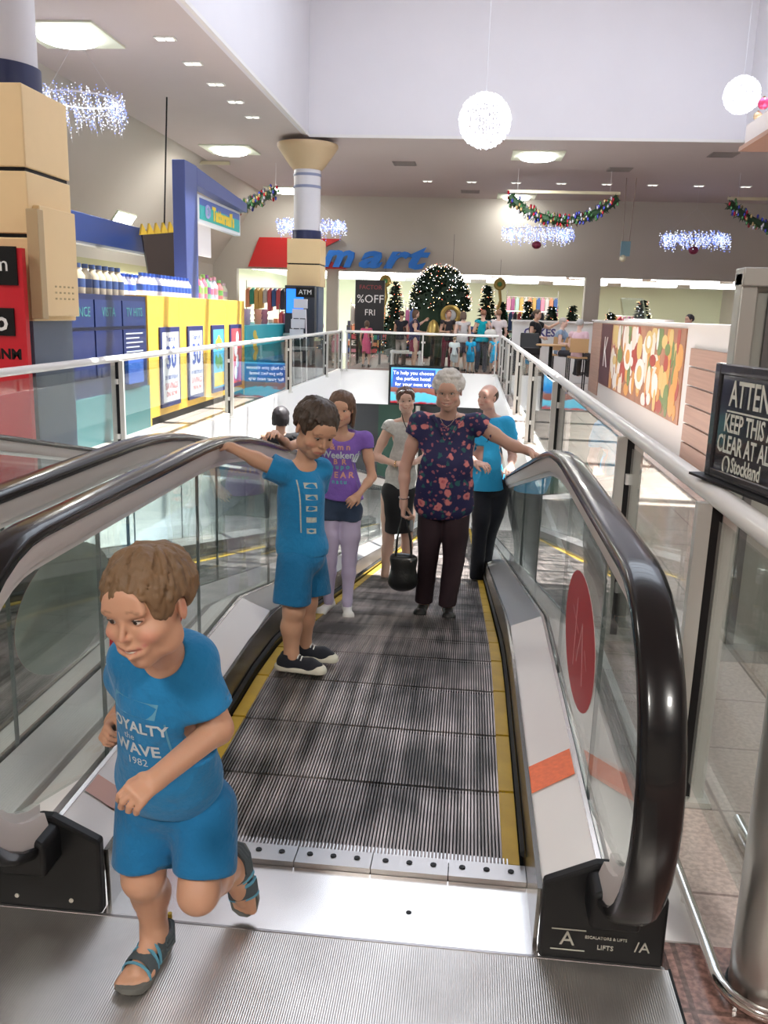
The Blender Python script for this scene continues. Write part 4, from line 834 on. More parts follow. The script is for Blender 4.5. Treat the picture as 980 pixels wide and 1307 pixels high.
# ---- a figure from its joints, with fitted clothes
def figure(label, base, hd, J, skin, vox, torso, top=None, bottom=None, hands=(.4, .4), handv=None, limb=1., shoes=None, brow=None, blobk={}, facek={}, seed=1, group=None, cvox=None, prints=None, face=True, legs=True, collar=None, rootname='person'):
    """J: neck sR sL eR eL wR wL hR hL kR kL aR aL ; torso: [(centre, radii)...] chest, waist, belly, hip"""
    root = thing(rootname, label, 'person', base, group); J = {k: V(*v) for k, v in J.items()}; cvox = cvox or vox
    allp = list(J.values())+[hd.c+[0, 0, hd.h*.62], V(*base)]
    lo, hi = bbox(allp, .17); hi[2] -= .10; lo[2] = min(J['aR'][2], J['aL'][2])-.12; d = SDF(lo, hi, vox); q = limb
    d.cap(J['neck']-[0, 0, .03], hd.p(0, .07, -.25), .052*q, .048*q, .03); hd.add(d)
    for c, r in torso: d.ell(c, np.array(r)-.022)
    for s in 'RL':
        e, w_ = J['e'+s], J['w'+s]; d.chain([J['neck']-V(0, 0, .03), J['s'+s], (J['s'+s]+e)/2, e, (e*2+w_)/3, w_], [.045*q, .050*q, .044*q, .036*q, .036*q, .023*q])
        hv = handv[0 if s == 'R' else 1] if handv else ((w_-e), V(1 if s == 'R' else -1, 0, -.1))
        hand(d, w_, hv[0], hv[1], J.get('hs', V(.17, 0, 0))[0]*q**.5, hands[0 if s == 'R' else 1], .08, -1 if (s == 'R') != (len(hv) > 2) else 1)
        k, a = J['k'+s], J['a'+s]
        d.chain([J['h'+s], (J['h'+s]+k)/2, k, k+(a-k)*.32+V(0, .012, 0), a], [.085*q, .075*q, .053*q, .054*q, .034*q])
        d.cap(a, a+V(0, 0, -.05), .034*q, .032*q); f = J.get('f'+s, V(0, -1, 0)); d.cap(a+V(0, 0, -.055), a+f*.13*q+V(0, 0, -.062), .028*q, .022*q)
    finish(d, root, skin, hd.blobs(brow=brow, **blobk)); hd.face_parts(root, **facek) if face else None
    if top:
        m, infl, sl, hem, nr = top['mat'], top.get('infl', .018), top.get('sleeve', .55), top['hem'], top.get('neck', .07)
        lo, hi = bbox([J['sR'], J['sL'], J['sR']+(J['eR']-J['sR'])*sl, J['sL']+(J['eL']-J['sL'])*sl]+[V(*c)+V(*r) for c, r in torso]+[V(*c)-V(*r) for c, r in torso], .06); lo[2] = hem-.03; d = SDF(lo, hi, cvox)
        for c, r in torso: d.ell(c, np.array(r)+infl, None, .05)
        d.cap(J['sR'], J['sL'], .052*q+infl*.6, None, .04)
        for s in 'RL':
            a, e = J['s'+s], J['e'+s]; u = (e-a)/np.linalg.norm(e-a); L = np.linalg.norm(e-a)*sl
            if L > .02:
                r1 = (.05*q+infl)*top.get('flare', 1.1); d.cap(a, a+u*L, .052*q+infl, r1, .035); d.disc(a+u*L, a+u*(L+.4), r1+.05, .004); d.cap(a+u*(L-.02), a+u*(L+.3), r1-.009, r1-.006, .004, 's')
            else: d.disc(a+u*.03+V(0, 0, -.01), a+u*.2, .12, .01)
        d.disc((*torso[-1][0][:2], hem), (*torso[-1][0][:2], hem-.3), .4, .004); c, r = torso[-1]; d.ell((c[0], c[1], hem-.02), (r[0]*.8, r[1]*.8, .04), None, .004, 's')
        n0 = J['neck']+V(0, -.03, .03); d.ell(n0, (nr, nr*1.1, nr*.95), None, .006, 's')
        if top.get('vee'): d.cap(n0+V(0, -.09, -.01), n0+V(0, -.125, -top['vee']), .058, .018, .008, 's')
        tee = cloth(d, root, top.get('name', 'tee_shirt'), m, top.get('wr', .008), top.get('fr', 20), seed, sm=2, st=(1, 1, .6))
        for c_ in top.get('prints', []): c_(tee, root)
        if top.get('vee'):
            cm = MB()
            for s in (-1, 1): cm.tube([n0+V(s*.095, .03, -.045), n0+V(s*.088, -.04, -.05), n0+V(s*.06, -.085, -.085), n0+V(s*.012, -.108, -top['vee'])], [.010, .011, .011, .006], 8)
            part('collar', cm, m, root)
    if bottom:
        m, kind, hem, infl = bottom['mat'], bottom['kind'], bottom['hem'], bottom.get('infl', .015)
        c, r = torso[-1]; lo, hi = bbox([J['hR'], J['hL'], J['kR'], J['kL'], V(*c)+V(*r), V(*c)-V(*r)]+([J['aR'], J['aL']] if kind in ('trousers', 'tights') else []), .11); lo[2] = min(hem if not isinstance(hem, tuple) else min(hem), 9)-.03; d = SDF(lo, hi, cvox)
        wz = bottom.get('waist', c[2]+r[2]*.8); d.ell(c, np.array(r)-.004, None, .03)
        if kind == 'skirt':
            fl = bottom.get('flare', 1.); d.cap((c[0], c[1], c[2]-.02), (c[0]+bottom.get('dx', 0), c[1], hem-.05), r[0]*.86+infl, r[0]*.82*fl+infl, .05); d.disc((c[0], c[1], hem), (c[0], c[1], hem-.3), .5, .004)
            d.cap((c[0]+bottom.get('dx', 0), c[1], hem+.02), (c[0], c[1], hem-.2), r[0]*.78*fl, None, .004, 's')
        else:
            for i, s in enumerate('RL'):
                h_, k, a = J['h'+s], J['k'+s], J['a'+s]; he = hem[i] if isinstance(hem, tuple) else hem
                if kind in ('trousers', 'tights'):
                    g = 1 if kind == 'trousers' else .0
                    d.chain([h_, (h_+k)/2, k, (k+a)/2, a-V(0, 0, .02)], [.080*q+infl, .074*q+infl, .056*q+infl, .052*q+infl*.9, .044*q+infl*(1+g*.4)], .008)
                    if kind == 'trousers': d.disc((a[0], a[1], he), (a[0], a[1], he-.2), .11, .004)
                    else: f = J.get('f'+s, V(0, -1, 0)); d.cap(a+V(0, 0, -.05), a+f*.10*q+V(0, 0, -.06), .034*q, .026*q)
                else:
                    u = (k-h_)/np.linalg.norm(k-h_); t = (h_[2]-he)/max(1e-3, (h_[2]-k[2])); e = h_+(k-h_)*t
                    d.cap(h_, e, .088*q+infl, .080*q+infl, .02); d.disc(e, e+u*.2, .13, .004); d.cap(e-u*.02, e+u*.2, .060*q+infl*.7, .066*q+infl*.7, .004, 's')
        if bottom.get('cut', True): d.disc((c[0], c[1], wz), (c[0], c[1], wz+.3), .5, .004)
        cloth(d, root, bottom.get('name', kind), m, bottom.get('wr', .008), bottom.get('fr', 18), seed+3, sm=2, st=(1.2, 1.2, .35))
    return root, J
def plain_shoe(root, a, f, L, m, name='shoe', drop=.062, open_=False, vox=.006):
    f = V(*f); f[2] = 0; f /= np.linalg.norm(f); o = a-V(0, 0, drop); lo, hi = bbox([o-f*.08, o+f*(L*.8)], .07); d = SDF(lo, hi, vox)
    d.cap(o-f*L*.16+V(0, 0, .018), o+f*L*.60+V(0, 0, .012), .034*L/.24, .034*L/.24, .02); d.ell(o+f*L*.60+V(0, 0, .012), (.042*L/.24, .042*L/.24, .026), None, .02); d.cap(o-f*L*.14+V(0, 0, .02), o-f*L*.12+V(0, 0, .05), .034*L/.24, .034*L/.24, .02)
    d.disc(o-V(0, 0, .012), o-V(0, 0, .2), .4, .003); d.ell(o+f*L*.10+V(0, 0, .062), (.055*L/.24, .055*L/.24, .030), None, .006, 's')
    cloth(d, root, name, m, sm=1)
def bob_hair(hd, h, mt, root, seed, hairline, low, part_x=0., n=380, side=.36, fringe=.10, length=.5):
    def extra(d):
        rr = np.random.RandomState(seed+1); H_ = hd.h
        for i in range(150):
            a = rr.uniform(-.25*PI, 1.25*PI); x, y = math.cos(a)*side, .10+math.sin(a)*.38
            if y < .0: continue
            z1 = low*(.75+.35*rr.rand()); d.chain([hd.p(x*.9, y*.95, .18), hd.p(x*1.02, y, -.05), hd.p(x*(1.0+.06*rr.rand()), y, z1)], [.035*H_, .034*H_, .014*H_], .01)
    return hair_cap(hd, h, mt, root, seed, hairline, n=n, length=length, fringe=fringe, back=-9, extra=extra)

# ---- girl in purple
def girl():
    g = incline(5.12)
    hd = Head((-.752, 5.13, 1.012), .205, yaw=2, pitch=4, roll=3, smile=1., wide=1.0, nose=.8); hd.lid = (.52, .30, .22)
    J = dict(neck=(-.750, 5.18, .865), sR=(-.900, 5.20, .825), sL=(-.612, 5.20, .825), eR=(-1.03, 4.95, .80), eL=(-.562, 5.18, .60), wR=(-1.045, 4.66, .915), wL=(-.625, 5.06, .515),
             hR=(-.815, 5.20, .38), hL=(-.690, 5.20, .38), kR=(-.812, 5.16, .06), kL=(-.690, 5.18, .06), aR=(-.815, 5.16, -.19), aL=(-.690, 5.12, -.185), hs=(.145, 0, 0), fR=(-.25, -.95, 0), fL=(.2, -.95, 0))
    purple = fabric('tee_purple', (.22, .12, .48))
    def pr(tee, root):
        for nm, col, items in (('print_pale', (.55, .62, .66), [('Weekend', .058, 0, .035)]), ('print_teal', (.10, .42, .45), [('o u p o', .04, 0, -.035), ('n a t u', .035, 0, -.125)]), ('print_orange', (.66, .34, .26), [('& m n', .05, 0, .085), ('B  R', .045, 0, -.005), ('H E A R', .05, 0, -.085)])):
            mb = MB()
            for t, sz, x, z in items: text_mb(t, sz, 0, Matrix.Translation((x, z, 0)), mb, bold=.0015)
            decal(tee, root, 'chest_print', mb, mat(nm, col, .8), (-.752, 5.0, .70), (1, 0, 0), (0, 0, 1), .003, sub=.02)
    tor = [((-.755, 5.20, .77), (.115, .085, .115)), ((-.755, 5.20, .63), (.100, .078, .12)), ((-.752, 5.20, .52), (.112, .085, .10)), ((-.750, 5.20, .42), (.122, .095, .09))]
    root, J = figure('girl in purple printed tee, denim shorts and pale lilac tights on the travelator', (-.75, 5.14, g), hd, J, (.60, .35, .24), .0062, tor,
        top=dict(mat=purple, infl=.012, sleeve=.42, hem=.455, neck=.085, prints=[pr], wr=.006), bottom=dict(mat=fabric('denim', (.035, .055, .10), .4), kind='shorts', hem=.315, infl=.022, waist=.50, name='denim_shorts'),
        handv=((V(-.10, -.9, .12), V(0, 0, -1), 1), (V(-.6, -.35, -.55), V(.3, .95, 0))), hands=(.3, .35), limb=.72, brow=(.10, .06, .04), blobk=dict(ca=.4), facek=dict(iris=(.05, .03, .02)), seed=21)
    d = SDF(*bbox([J['hR'], J['hL'], J['kR'], J['aR'], J['aL']], .09), .0062)
    for s in 'RL': h_, k, a = J['h'+s], J['k'+s], J['a'+s]; d.chain([h_, (h_+k)/2, k, k+(a-k)*.3, a, a-V(0, 0, .04)], [.068, .062, .044, .044, .029, .026])
    cloth(d, root, 'tights', fabric('tights_lilac', (.50, .44, .62), .08), .001, sm=1)
    for s in 'RL': plain_shoe(root, J['a'+s], J['f'+s], .20, mat('shoe_white', (.75, .72, .70), .4), vox=.005)
    bob_hair(hd, .0062, mat('hair_brown', (.11, .06, .035), .5, bump=.4, bscale=50, var=.4, vscale=22), root, 31, .13, -.52, fringe=.10)
girl()

# ---- older woman in the floral blouse
def floral():
    m = bpy.data.materials.new('floral_print'); m.use_nodes = True; n = m.node_tree; b = n.nodes['Principled BSDF']; L = n.links.new; b.inputs['Roughness'].default_value = .75
    tc = n.nodes.new('ShaderNodeTexCoord'); mp = n.nodes.new('ShaderNodeMapping'); mp.inputs['Scale'].default_value = (1, .6, 1); L(tc.outputs['Object'], mp.inputs[0])
    def mask(scale, r0, r1, seed, wob):
        ns = n.nodes.new('ShaderNodeTexNoise'); ns.inputs['Scale'].default_value = 30; L(mp.outputs[0], ns.inputs['Vector'])
        ad = n.nodes.new('ShaderNodeVectorMath'); ad.operation = 'MULTIPLY_ADD'; ad.inputs[1].default_value = (wob,)*3; L(ns.outputs['Color'], ad.inputs[0]); 
        of = n.nodes.new('ShaderNodeVectorMath'); of.operation = 'ADD'; of.inputs[1].default_value = (seed, seed*2, seed*.5); L(mp.outputs[0], of.inputs[0]); L(of.outputs[0], ad.inputs[2])
        vo = n.nodes.new('ShaderNodeTexVoronoi'); vo.inputs['Scale'].default_value = scale; L(ad.outputs[0], vo.inputs['Vector'])
        mr = n.nodes.new('ShaderNodeMapRange'); mr.inputs[1].default_value = r0; mr.inputs[2].default_value = r1; mr.inputs[3].default_value = 1; mr.inputs[4].default_value = 0; L(vo.outputs['Distance'], mr.inputs[0]); return mr, vo
    def mix(f, a, c):
        x = n.nodes.new('ShaderNodeMix'); x.data_type = 'RGBA'; L(f, x.inputs[0]); 
        if isinstance(a, tuple): x.inputs[6].default_value = a
        else: L(a, x.inputs[6])
        x.inputs[7].default_value = c; return x.outputs[2]
    g, _ = mask(17, .24, .30, 3.3, .05); p, vo = mask(12.5, .30, .36, 1.1, .035); c2, _ = mask(12.5, .10, .17, 1.1, .035); sp, _ = mask(26, .22, .28, 7.7, .03)
    o = mix(g.outputs[0], (.014, .014, .075, 1), (.015, .10, .11, 1)); o = mix(sp.outputs[0], o, (.30, .09, .13, 1)); o = mix(p.outputs[0], o, (.62, .20, .20, 1)); o = mix(c2.outputs[0], o, (.40, .07, .10, 1))
    L(o, b.inputs['Base Color']); MATS['floral_print'] = m; return m
def gran():
    Y0 = 5.42; g = incline(5.40)
    hd = Head((-.128, 5.36, 1.122), .228, yaw=-4, pitch=8, roll=-2, smile=.9, wide=1.02, jaw=1.15, nose=1.1); hd.lid = (.50, .30, .23)
    J = dict(neck=(-.120, 5.45, .975), sR=(-.300, 5.46, .905), sL=(.065, 5.46, .915), eR=(-.385, 5.46, .62), eL=(.265, 5.44, .80), wR=(-.378, 5.38, .405), wL=(.375, 5.37, .775),
             hR=(-.205, 5.46, .36), hL=(-.045, 5.46, .36), kR=(-.212, 5.44, .04), kL=(-.045, 5.42, .04), aR=(-.228, 5.44, -.245), aL=(-.070, 5.38, -.235), hs=(.17, 0, 0), fR=(-.1, -1, 0), fL=(.1, -1, 0))
    tor = [((-.125, 5.47, .80), (.165, .115, .13)), ((-.128, 5.44, .66), (.165, .135, .14)), ((-.130, 5.45, .52), (.175, .145, .13)), ((-.125, 5.46, .40), (.175, .14, .11))]
    tr_ = mat('trousers_maroon', (.028, .012, .018), .85, bump=.1, bscale=150)
    root, J = figure('older woman with white curly hair, navy floral blouse and dark trousers', (-.13, 5.42, g), hd, J, (.56, .34, .26), .0058, tor,
        top=dict(mat=floral(), infl=.018, sleeve=.50, hem=.315, neck=.075, vee=.17, name='blouse', wr=.009, fr=16, flare=1.25), bottom=dict(mat=tr_, kind='trousers', hem=-.262, infl=.010, wr=.006, waist=.48),
        handv=((V(0, -.1, -1), V(1, 0, 0)), (V(.9, -.25, -.35), V(0, -.1, -1), 1)), hands=(.75, .25), limb=1.0, brow=(.35, .30, .26), blobk=dict(ca=.45, lip=(.45, .14, .14)), facek=dict(iris=(.10, .12, .12)), seed=41)
    for s in 'RL': plain_shoe(root, J['a'+s], J['f'+s], .235, mat('shoe_black', (.015, .014, .014), .35))
    hair_cap(hd, .0066, mat('hair_white', (.62, .60, .57), .7, bump=.7, bscale=90, var=.25, vscale=60), root, 51, .155, n=60, lock=(.03, .02), length=.16, back=-.22, blobs=(260, .070), lift=.02, amp=.004)
    gl = MB(); gm = mat('spectacle_rim', (.35, .28, .22), .3, .6)
    for q in (-1, 1): gl.tube([hd.p(q*.135+.085*math.cos(t), -.41, .0+.065*math.sin(t)) for t in [2*PI*i/14 for i in range(14)]], .0014, 5, closed=True)
    gl.tube([hd.p(-.05, -.415, .01), hd.p(0, -.425, .02), hd.p(.05, -.415, .01)], .0014, 5)
    for q in (-1, 1): gl.tube([hd.p(q*.22, -.40, .01), hd.p(q*.335, -.2, .01), hd.p(q*.345, .02, .0)], .0014, 5)
    part('spectacles', gl, gm, root)
    part('necklace', MB().tube([hd.p(x, y, z) for x, y, z in ((-.22, .05, -.62), (-.18, -.22, -.72), (-.08, -.36, -.84), (0, -.40, -.88), (.08, -.36, -.84), (.18, -.22, -.72), (.22, .05, -.62))], .0022, 6), chrome, root)
    mb = MB(); c = (J['wR']+V(0, 0, .035)); mb.tube([c+V(.031*math.cos(t), .031*math.sin(t), .004*math.sin(t)) for t in [2*PI*i/16 for i in range(16)]], .0035, 6, closed=True); part('bracelet', mb, chrome, root)
    mb = MB()
    for i in range(4): mb.cyl(V(-.122, 5.285-.004*i, .66-.085*i), V(-.122, 5.278-.004*i, .66-.085*i), .007, n=8)
    # handbag hanging from her hand
    bx = V(-.362, 5.36, .0); bag = thing('handbag', 'black leather handbag with long straps hanging from the older woman\'s hand', 'handbag', (-.362, 5.36, -.155))
    lea = mat('leather_black', (.014, .015, .015), .38, bump=.25, bscale=70, coat=.2)
    d = SDF(bx-V(.15, .12, .22), bx+V(.15, .12, .22), .006); d.ell(bx+V(0, 0, -.06), (.088, .055, .10), None, .0); d.ell(bx+V(0, 0, -.11), (.092, .060, .055), None, .05); d.cap(bx+V(-.055, 0, .045), bx+V(.055, 0, .045), .030, .030, .07); d.wrinkle(.006, 26, 3)
    me, P = d.mesh('bag_body', lea, 2); body = link_part('bag_body', local(me, ORG[bag.name]), bag)
    for yy in (-.028, .028):
        mb = MB(); mb.tube([bx+V(-.052, yy, .05), bx+V(-.048, yy*.7, .17), bx+V(-.020, yy*.3, .315), bx+V(-.008, 0, .338), bx+V(.006, yy*.3, .315), bx+V(.038, yy*.7, .17), bx+V(.050, yy, .05)], .0062, 6); part('strap', mb, lea, bag)
    part('zip', MB().box(*(bx+V(-.06, -.003, .070)), *(bx+V(.06, .003, .076))), chrome, bag)
    for x in (-.05, .048): part('buckle', MB().lathe(bx+V(x, -.034, .04), [(.008, -.006), (.010, 0), (.008, .006)], 10), chrome, bag)
gran()

# ---- woman in grey top and black skirt behind
def woman():
    Y0 = 7.74; g = incline(Y0); s_ = Y0/7.35
    W = lambda x, y, z: ((x)*s_, y+.36, 1.58+(z-1.58)*s_)
    hd = Head(W(-.525, 7.32, .870), .225, yaw=8, pitch=4, roll=-6, smile=1., wide=.98); hd.lid = (.6, .36, .30)
    J = dict(neck=W(-.510, 7.40, .715), sR=W(-.660, 7.40, .630), sL=W(-.380, 7.40, .630), eR=W(-.775, 7.38, .365), eL=W(-.33, 7.38, .38), wR=W(-.585, 7.24, .335), wL=W(-.43, 7.22, .36),
             hR=W(-.64, 7.40, .03), hL=W(-.49, 7.40, .03), kR=W(-.640, 7.36, -.35), kL=W(-.48, 7.42, -.33), aR=W(-.655, 7.34, -.665), aL=W(-.47, 7.45, -.62), hs=(.165, 0, 0))
    tor = [(W(-.52, 7.40, .545), (.145, .105, .13)), (W(-.53, 7.40, .38), (.125, .10, .13)), (W(-.55, 7.40, .22), (.135, .11, .12)), (W(-.56, 7.40, .07), (.155, .125, .12))]
    gt = mat('top_grey_marl', (.50, .50, .48), .9, bump=.1, bscale=150, var=.35, vscale=40)
    root, J = figure('smiling woman in grey cap sleeve top and black skirt, sunglasses on her head', (W(-.56, 7.38, 0)[0], Y0, g), hd, J, (.66, .43, .34), .009, tor,
        top=dict(mat=gt, infl=.012, sleeve=.16, hem=W(0, 0, .115)[2], neck=.085, name='top'), bottom=dict(mat=fabric('skirt_black', (.018, .018, .02), .1), kind='skirt', hem=W(0, 0, -.28)[2], infl=.012, waist=W(0, 0, .20)[2]),
        handv=((V(.9, -.1, .2), V(0, .3, -1)), (V(-.7, -.1, -.1), V(0, .3, -1))), hands=(.5, .5), brow=(.15, .09, .06), blobk=dict(ca=.5), facek=dict(iris=(.08, .06, .04)), seed=61)
    for s in 'RL': plain_shoe(root, J['a'+s], (-.1 if s == 'R' else .5, -1, 0), .235, mat('sandal_brown', (.07, .04, .03), .5), name='sandal', vox=.008)
    hair_cap(hd, .009, mat('hair_auburn', (.085, .035, .02), .5, bump=.4, bscale=50), root, 71, .12, n=240, length=.3, back=-.15, fringe=.06)
    gl = MB(); 
    for q in (-1, 1): gl.ball(hd.p(q*.14, -.27, .40), (.075*.225, .03*.225, .05*.225), 10)
    gl.tube([hd.p(-.35, -.02, .25), hd.p(-.24, -.24, .40), hd.p(.24, -.24, .40), hd.p(.35, -.02, .25)], .003, 6)
    part('sunglasses', gl, mat('sunglass_mirror', (.75, .75, .78), .08, .9), root, label='mirrored sunglasses pushed up on her hair')
    part('lanyard', MB().tube([hd.p(-.20, .02, -.52), hd.p(-.17, -.25, -.75), hd.p(-.02, -.40, -1.2), hd.p(.03, -.45, -1.75)], .004, 6), matte_black, root)
    mb = MB(); c = V(*J['wR']); mb.tube([c+V(.006*math.cos(t), .029*math.cos(t), .029*math.sin(t)) for t in [2*PI*i/14 for i in range(14)]], .004, 6, closed=True); part('bangle', mb, mat('gold', (.7, .5, .2), .25, 1), root)
woman()

# ---- man in bright blue
def man():
    Y0 = 7.95; g = incline(Y0); s_ = Y0/7.55
    W = lambda x, y, z: (x*s_, y+.38, 1.58+(z-1.58)*s_)
    hd = Head(W(.160, 7.62, .890), .232, yaw=-38, pitch=-2, roll=3, smile=.1, wide=1.02, jaw=1.15, nose=1.1); hd.lid = (.55, .33, .27)
    J = dict(neck=W(.190, 7.66, .745), sR=W(.045, 7.60, .650), sL=W(.340, 7.66, .660), eR=W(.02, 7.50, .37), eL=W(.405, 7.62, .385), wR=W(.10, 7.30, .36), wL=W(.385, 7.42, .325),
             hR=W(.17, 7.62, .04), hL=W(.30, 7.64, .04), kR=W(.155, 7.54, -.33), kL=W(.24, 7.66, -.33), aR=W(.150, 7.56, -.70), aL=W(.215, 7.72, -.70), hs=(.185, 0, 0), fR=(-.25, -.95, 0), fL=(-.1, -1, 0))
    tor = [(W(.19, 7.64, .53), (.165, .125, .15)), (W(.185, 7.62, .35), (.165, .145, .15)), (W(.20, 7.62, .21), (.165, .15, .13)), (W(.225, 7.63, .10), (.155, .135, .11))]
    root, J = figure('balding man in a bright blue tee and dark jeans, behind the older woman', (W(.18, 0, 0)[0], Y0, g), hd, J, (.62, .38, .31), .009, tor,
        top=dict(mat=fabric('tee_sky', (.03, .38, .72)), infl=.018, sleeve=.60, hem=W(0, 0, .09)[2], neck=.075, wr=.012, fr=16), bottom=dict(mat=fabric('jeans_black', (.016, .018, .026), .3), kind='trousers', hem=W(0, 0, -.73)[2], infl=.014, waist=W(0, 0, .18)[2], name='jeans'),
        handv=((V(.6, -.6, 0), V(0, .3, -1)), (V(.0, -.9, -.3), V(-.1, 0, -1), 1)), hands=(.5, .35), limb=1.06, brow=(.12, .08, .06), blobk=dict(ca=.5), facek=dict(iris=(.10, .10, .09)), seed=81)
    for s in 'RL': plain_shoe(root, J['a'+s], (-.2, -1, 0), .27, mat('shoe_black', (.015, .014, .014), .35), vox=.008)
    # short hair at the sides and back only
    d = SDF(hd.c-.2, hd.c+.2, .0085); H_ = hd.h; d.ell(hd.p(0, .09, .09), np.array((.352, .418, .36))*H_, hd.M, 0); d.ell(hd.p(0, -.30, .30), np.array((.40, .50, .42))*H_, hd.M, .03*H_, 's')
    for q in (-1, 1): d.ell(hd.p(q*.37, .0, -.06), np.array((.10, .12, .14))*H_, hd.M, .02*H_, 's')
    d.disc(hd.p(0, .1, -.22), hd.p(0, .1, -.8), H_, .01); cloth(d, root, 'hair', mat('hair_dark_short', (.06, .04, .03), .7, bump=.5, bscale=120), .001)
    d = None
man()
# ================================================================ shoppers further off, built the same way, coarser
def shopper(label, x, y, z, ht, yaw, skin, hairc, topc, botc, kind='trousers', sleeve=.5, arms='down', long_hair=False, group=None, vox=.014, seated=False, hem=None, seed=1, bust=1.):
    k = ht/1.70; Rz = np.array(Matrix.Rotation(math.radians(yaw), 3, 'Z')); o = V(x, y, z)
    W = lambda a, b, c: o+Rz @ V(a*k, b*k, c*k)
    J = dict(neck=W(0, .02, 1.43), sR=W(-.17, .02, 1.37), sL=W(.17, .02, 1.37), hR=W(-.08, 0, .88), hL=W(.08, 0, .88), kR=W(-.10, -.02, .49), kL=W(.10, .0, .49), aR=W(-.11, .02, .085), aL=W(.11, .03, .085), hs=(.17*k, 0, 0))
    A = dict(down=((-.23, .03, 1.10), (-.22, -.06, .86), (.23, .03, 1.10), (.22, -.06, .86)), front=((-.22, .02, 1.10), (-.10, -.24, 1.10), (.22, .02, 1.10), (.10, -.24, 1.12)), reach=((-.22, .02, 1.12), (-.12, -.24, 1.08), (.34, -.16, 1.30), (.46, -.34, 1.42)), bag=((-.23, .03, 1.10), (-.20, -.10, .88), (.24, .05, 1.12), (.14, -.18, 1.10)))[arms]
    J['eR'], J['wR'], J['eL'], J['wL'] = [W(*a) for a in A]
    tz = 0
    if seated:
        J.update(kR=W(-.12, -.42, .86), kL=W(.12, -.42, .86), aR=W(-.12, -.40, .46), aL=W(.12, -.40, .46))
    fwd = Rz @ V(0, -1, 0); J['fR'] = fwd; J['fL'] = fwd
    hd = Head(W(0, -.01, 1.60), .225*k, yaw=yaw, smile=.2); hd.lid = tuple(c*.85 for c in skin)
    tor = [(W(0, .02, 1.27), (.145*k*bust, .145*k if abs(yaw % 180-90) < 45 else .105*k, .14*k)), (W(0, .02, 1.12), (.13*k*bust, .12*k, .13*k)), (W(0, .01, .98), (.145*k*bust, .13*k, .12*k)), (W(0, .01, .88), (.155*k*bust, .13*k, .10*k))]
    hz = hem if hem is not None else {'trousers': .07, 'shorts': .52, 'skirt': .52, 'dress': .50}[kind]
    root, _ = figure(label, tuple(o), hd, J, skin, vox, tor, top=dict(mat=fabric('cloth_%02d%02d%02d' % tuple(int(c*99) for c in topc), topc), infl=.014, sleeve=sleeve, hem=z+.84*k, neck=.075*k, name='top'),
        bottom=dict(mat=fabric('cloth_%02d%02d%02d' % tuple(int(c*99) for c in botc), botc), kind='skirt' if kind == 'dress' else kind, hem=z+hz*k, infl=.012, waist=z+.98*k, flare=1.25 if kind == 'dress' else 1., name='dress_skirt' if kind == 'dress' else kind, cut=not seated),
        limb=k, face=False, seed=seed, hands=(.4, .4), handv=((J['wR']-J['eR'], Rz @ V(1, 0, -.1)), (J['wL']-J['eL'], Rz @ V(-1, 0, -.1))), group=group)
    hm = mat('hair_%02d%02d' % (int(hairc[0]*99), int(hairc[1]*99)), hairc, .55, bump=.3, bscale=60)
    if long_hair: bob_hair(hd, .012, hm, root, seed+9, .14, -.62 if long_hair is True else long_hair, n=80)
    else: hair_cap(hd, .012, hm, root, seed+9, .15, n=90, length=.28, back=-.16)
    for s in 'RL': plain_shoe(root, J['a'+s], fwd, .25*k, mat('shoe_dark', (.05, .04, .04), .5), drop=.060*k, vox=.012)
    return root
S1, S2, S3 = (.62, .39, .30), (.55, .33, .24), (.68, .46, .38)
shopper('woman in pink sleeveless dress by the dark poster beyond the far rail', -3.05, 25.6, 0, 1.32, 170, S1, (.10, .06, .04), (.62, .10, .22), (.62, .10, .22), 'dress', .1, 'down', -.5, seed=101)
shopper('shopper in black top facing the far store, right of the dark poster', -2.1, 26.3, 0, 1.62, 160, S2, (.08, .05, .03), (.02, .02, .03), (.35, .30, .28), 'trousers', .4, 'front', seed=103)
shopper('woman in navy top and wine coloured skirt bending to a display beyond the far rail', -1.62, 25.2, 0, 1.66, 100, S1, (.10, .05, .03), (.03, .03, .09), (.22, .03, .07), 'skirt', .1, 'reach', -.5, seed=105)
shopper('woman in black top beside the golden ornaments beyond the far rail', -.70, 25.5, 0, 1.68, 15, S2, (.16, .06, .03), (.03, .025, .03), (.16, .02, .04), 'trousers', .2, 'front', seed=107)
shopper('woman in pale grey singlet and shorts seen from behind beyond the far rail', -.28, 24.95, 0, 1.66, 200, S3, (.12, .08, .06), (.50, .48, .50), (.10, .09, .12), 'shorts', .05, 'front', -.5, seed=109)
shopper('woman in teal top with a white bag, back turned, by the far rail corner', .28, 25.0, 0, 1.72, 175, S1, (.28, .13, .08), (.0, .28, .36), (.05, .05, .07), 'trousers', .08, 'bag', seed=111, bust=1.15)
shopper('shopper in white patterned tee right of the woman in teal', .72, 25.7, 0, 1.74, 190, S3, (.30, .16, .10), (.66, .60, .64), (.30, .26, .30), 'shorts', .5, 'down', seed=113)
shopper('small child in bright blue tee beside the woman in teal', -.02, 24.4, 0, 1.02, 150, S1, (.30, .20, .12), (.02, .42, .78), (.03, .35, .66), 'shorts', .5, 'down', seed=115)
shopper('toddler in white top near the far rail, left of the blue child', -.47, 24.2, 0, .98, 180, S3, (.34, .24, .15), (.72, .74, .78), (.60, .62, .66), 'shorts', .5, 'down', seed=117)
shopper('child in bright blue top right beside the corner of the far rail', .62, 24.5, 0, 1.05, 185, S1, (.14, .09, .06), (.02, .45, .80), (.03, .32, .60), 'dress', .3, 'down', seed=118)
shopper('child in blue tee walking past the stand left of the far rail corner', -4.05, 23.6, 0, 1.25, 110, S1, (.20, .13, .08), (.0, .36, .62), (.08, .08, .10), 'shorts', .5, 'down', seed=119)
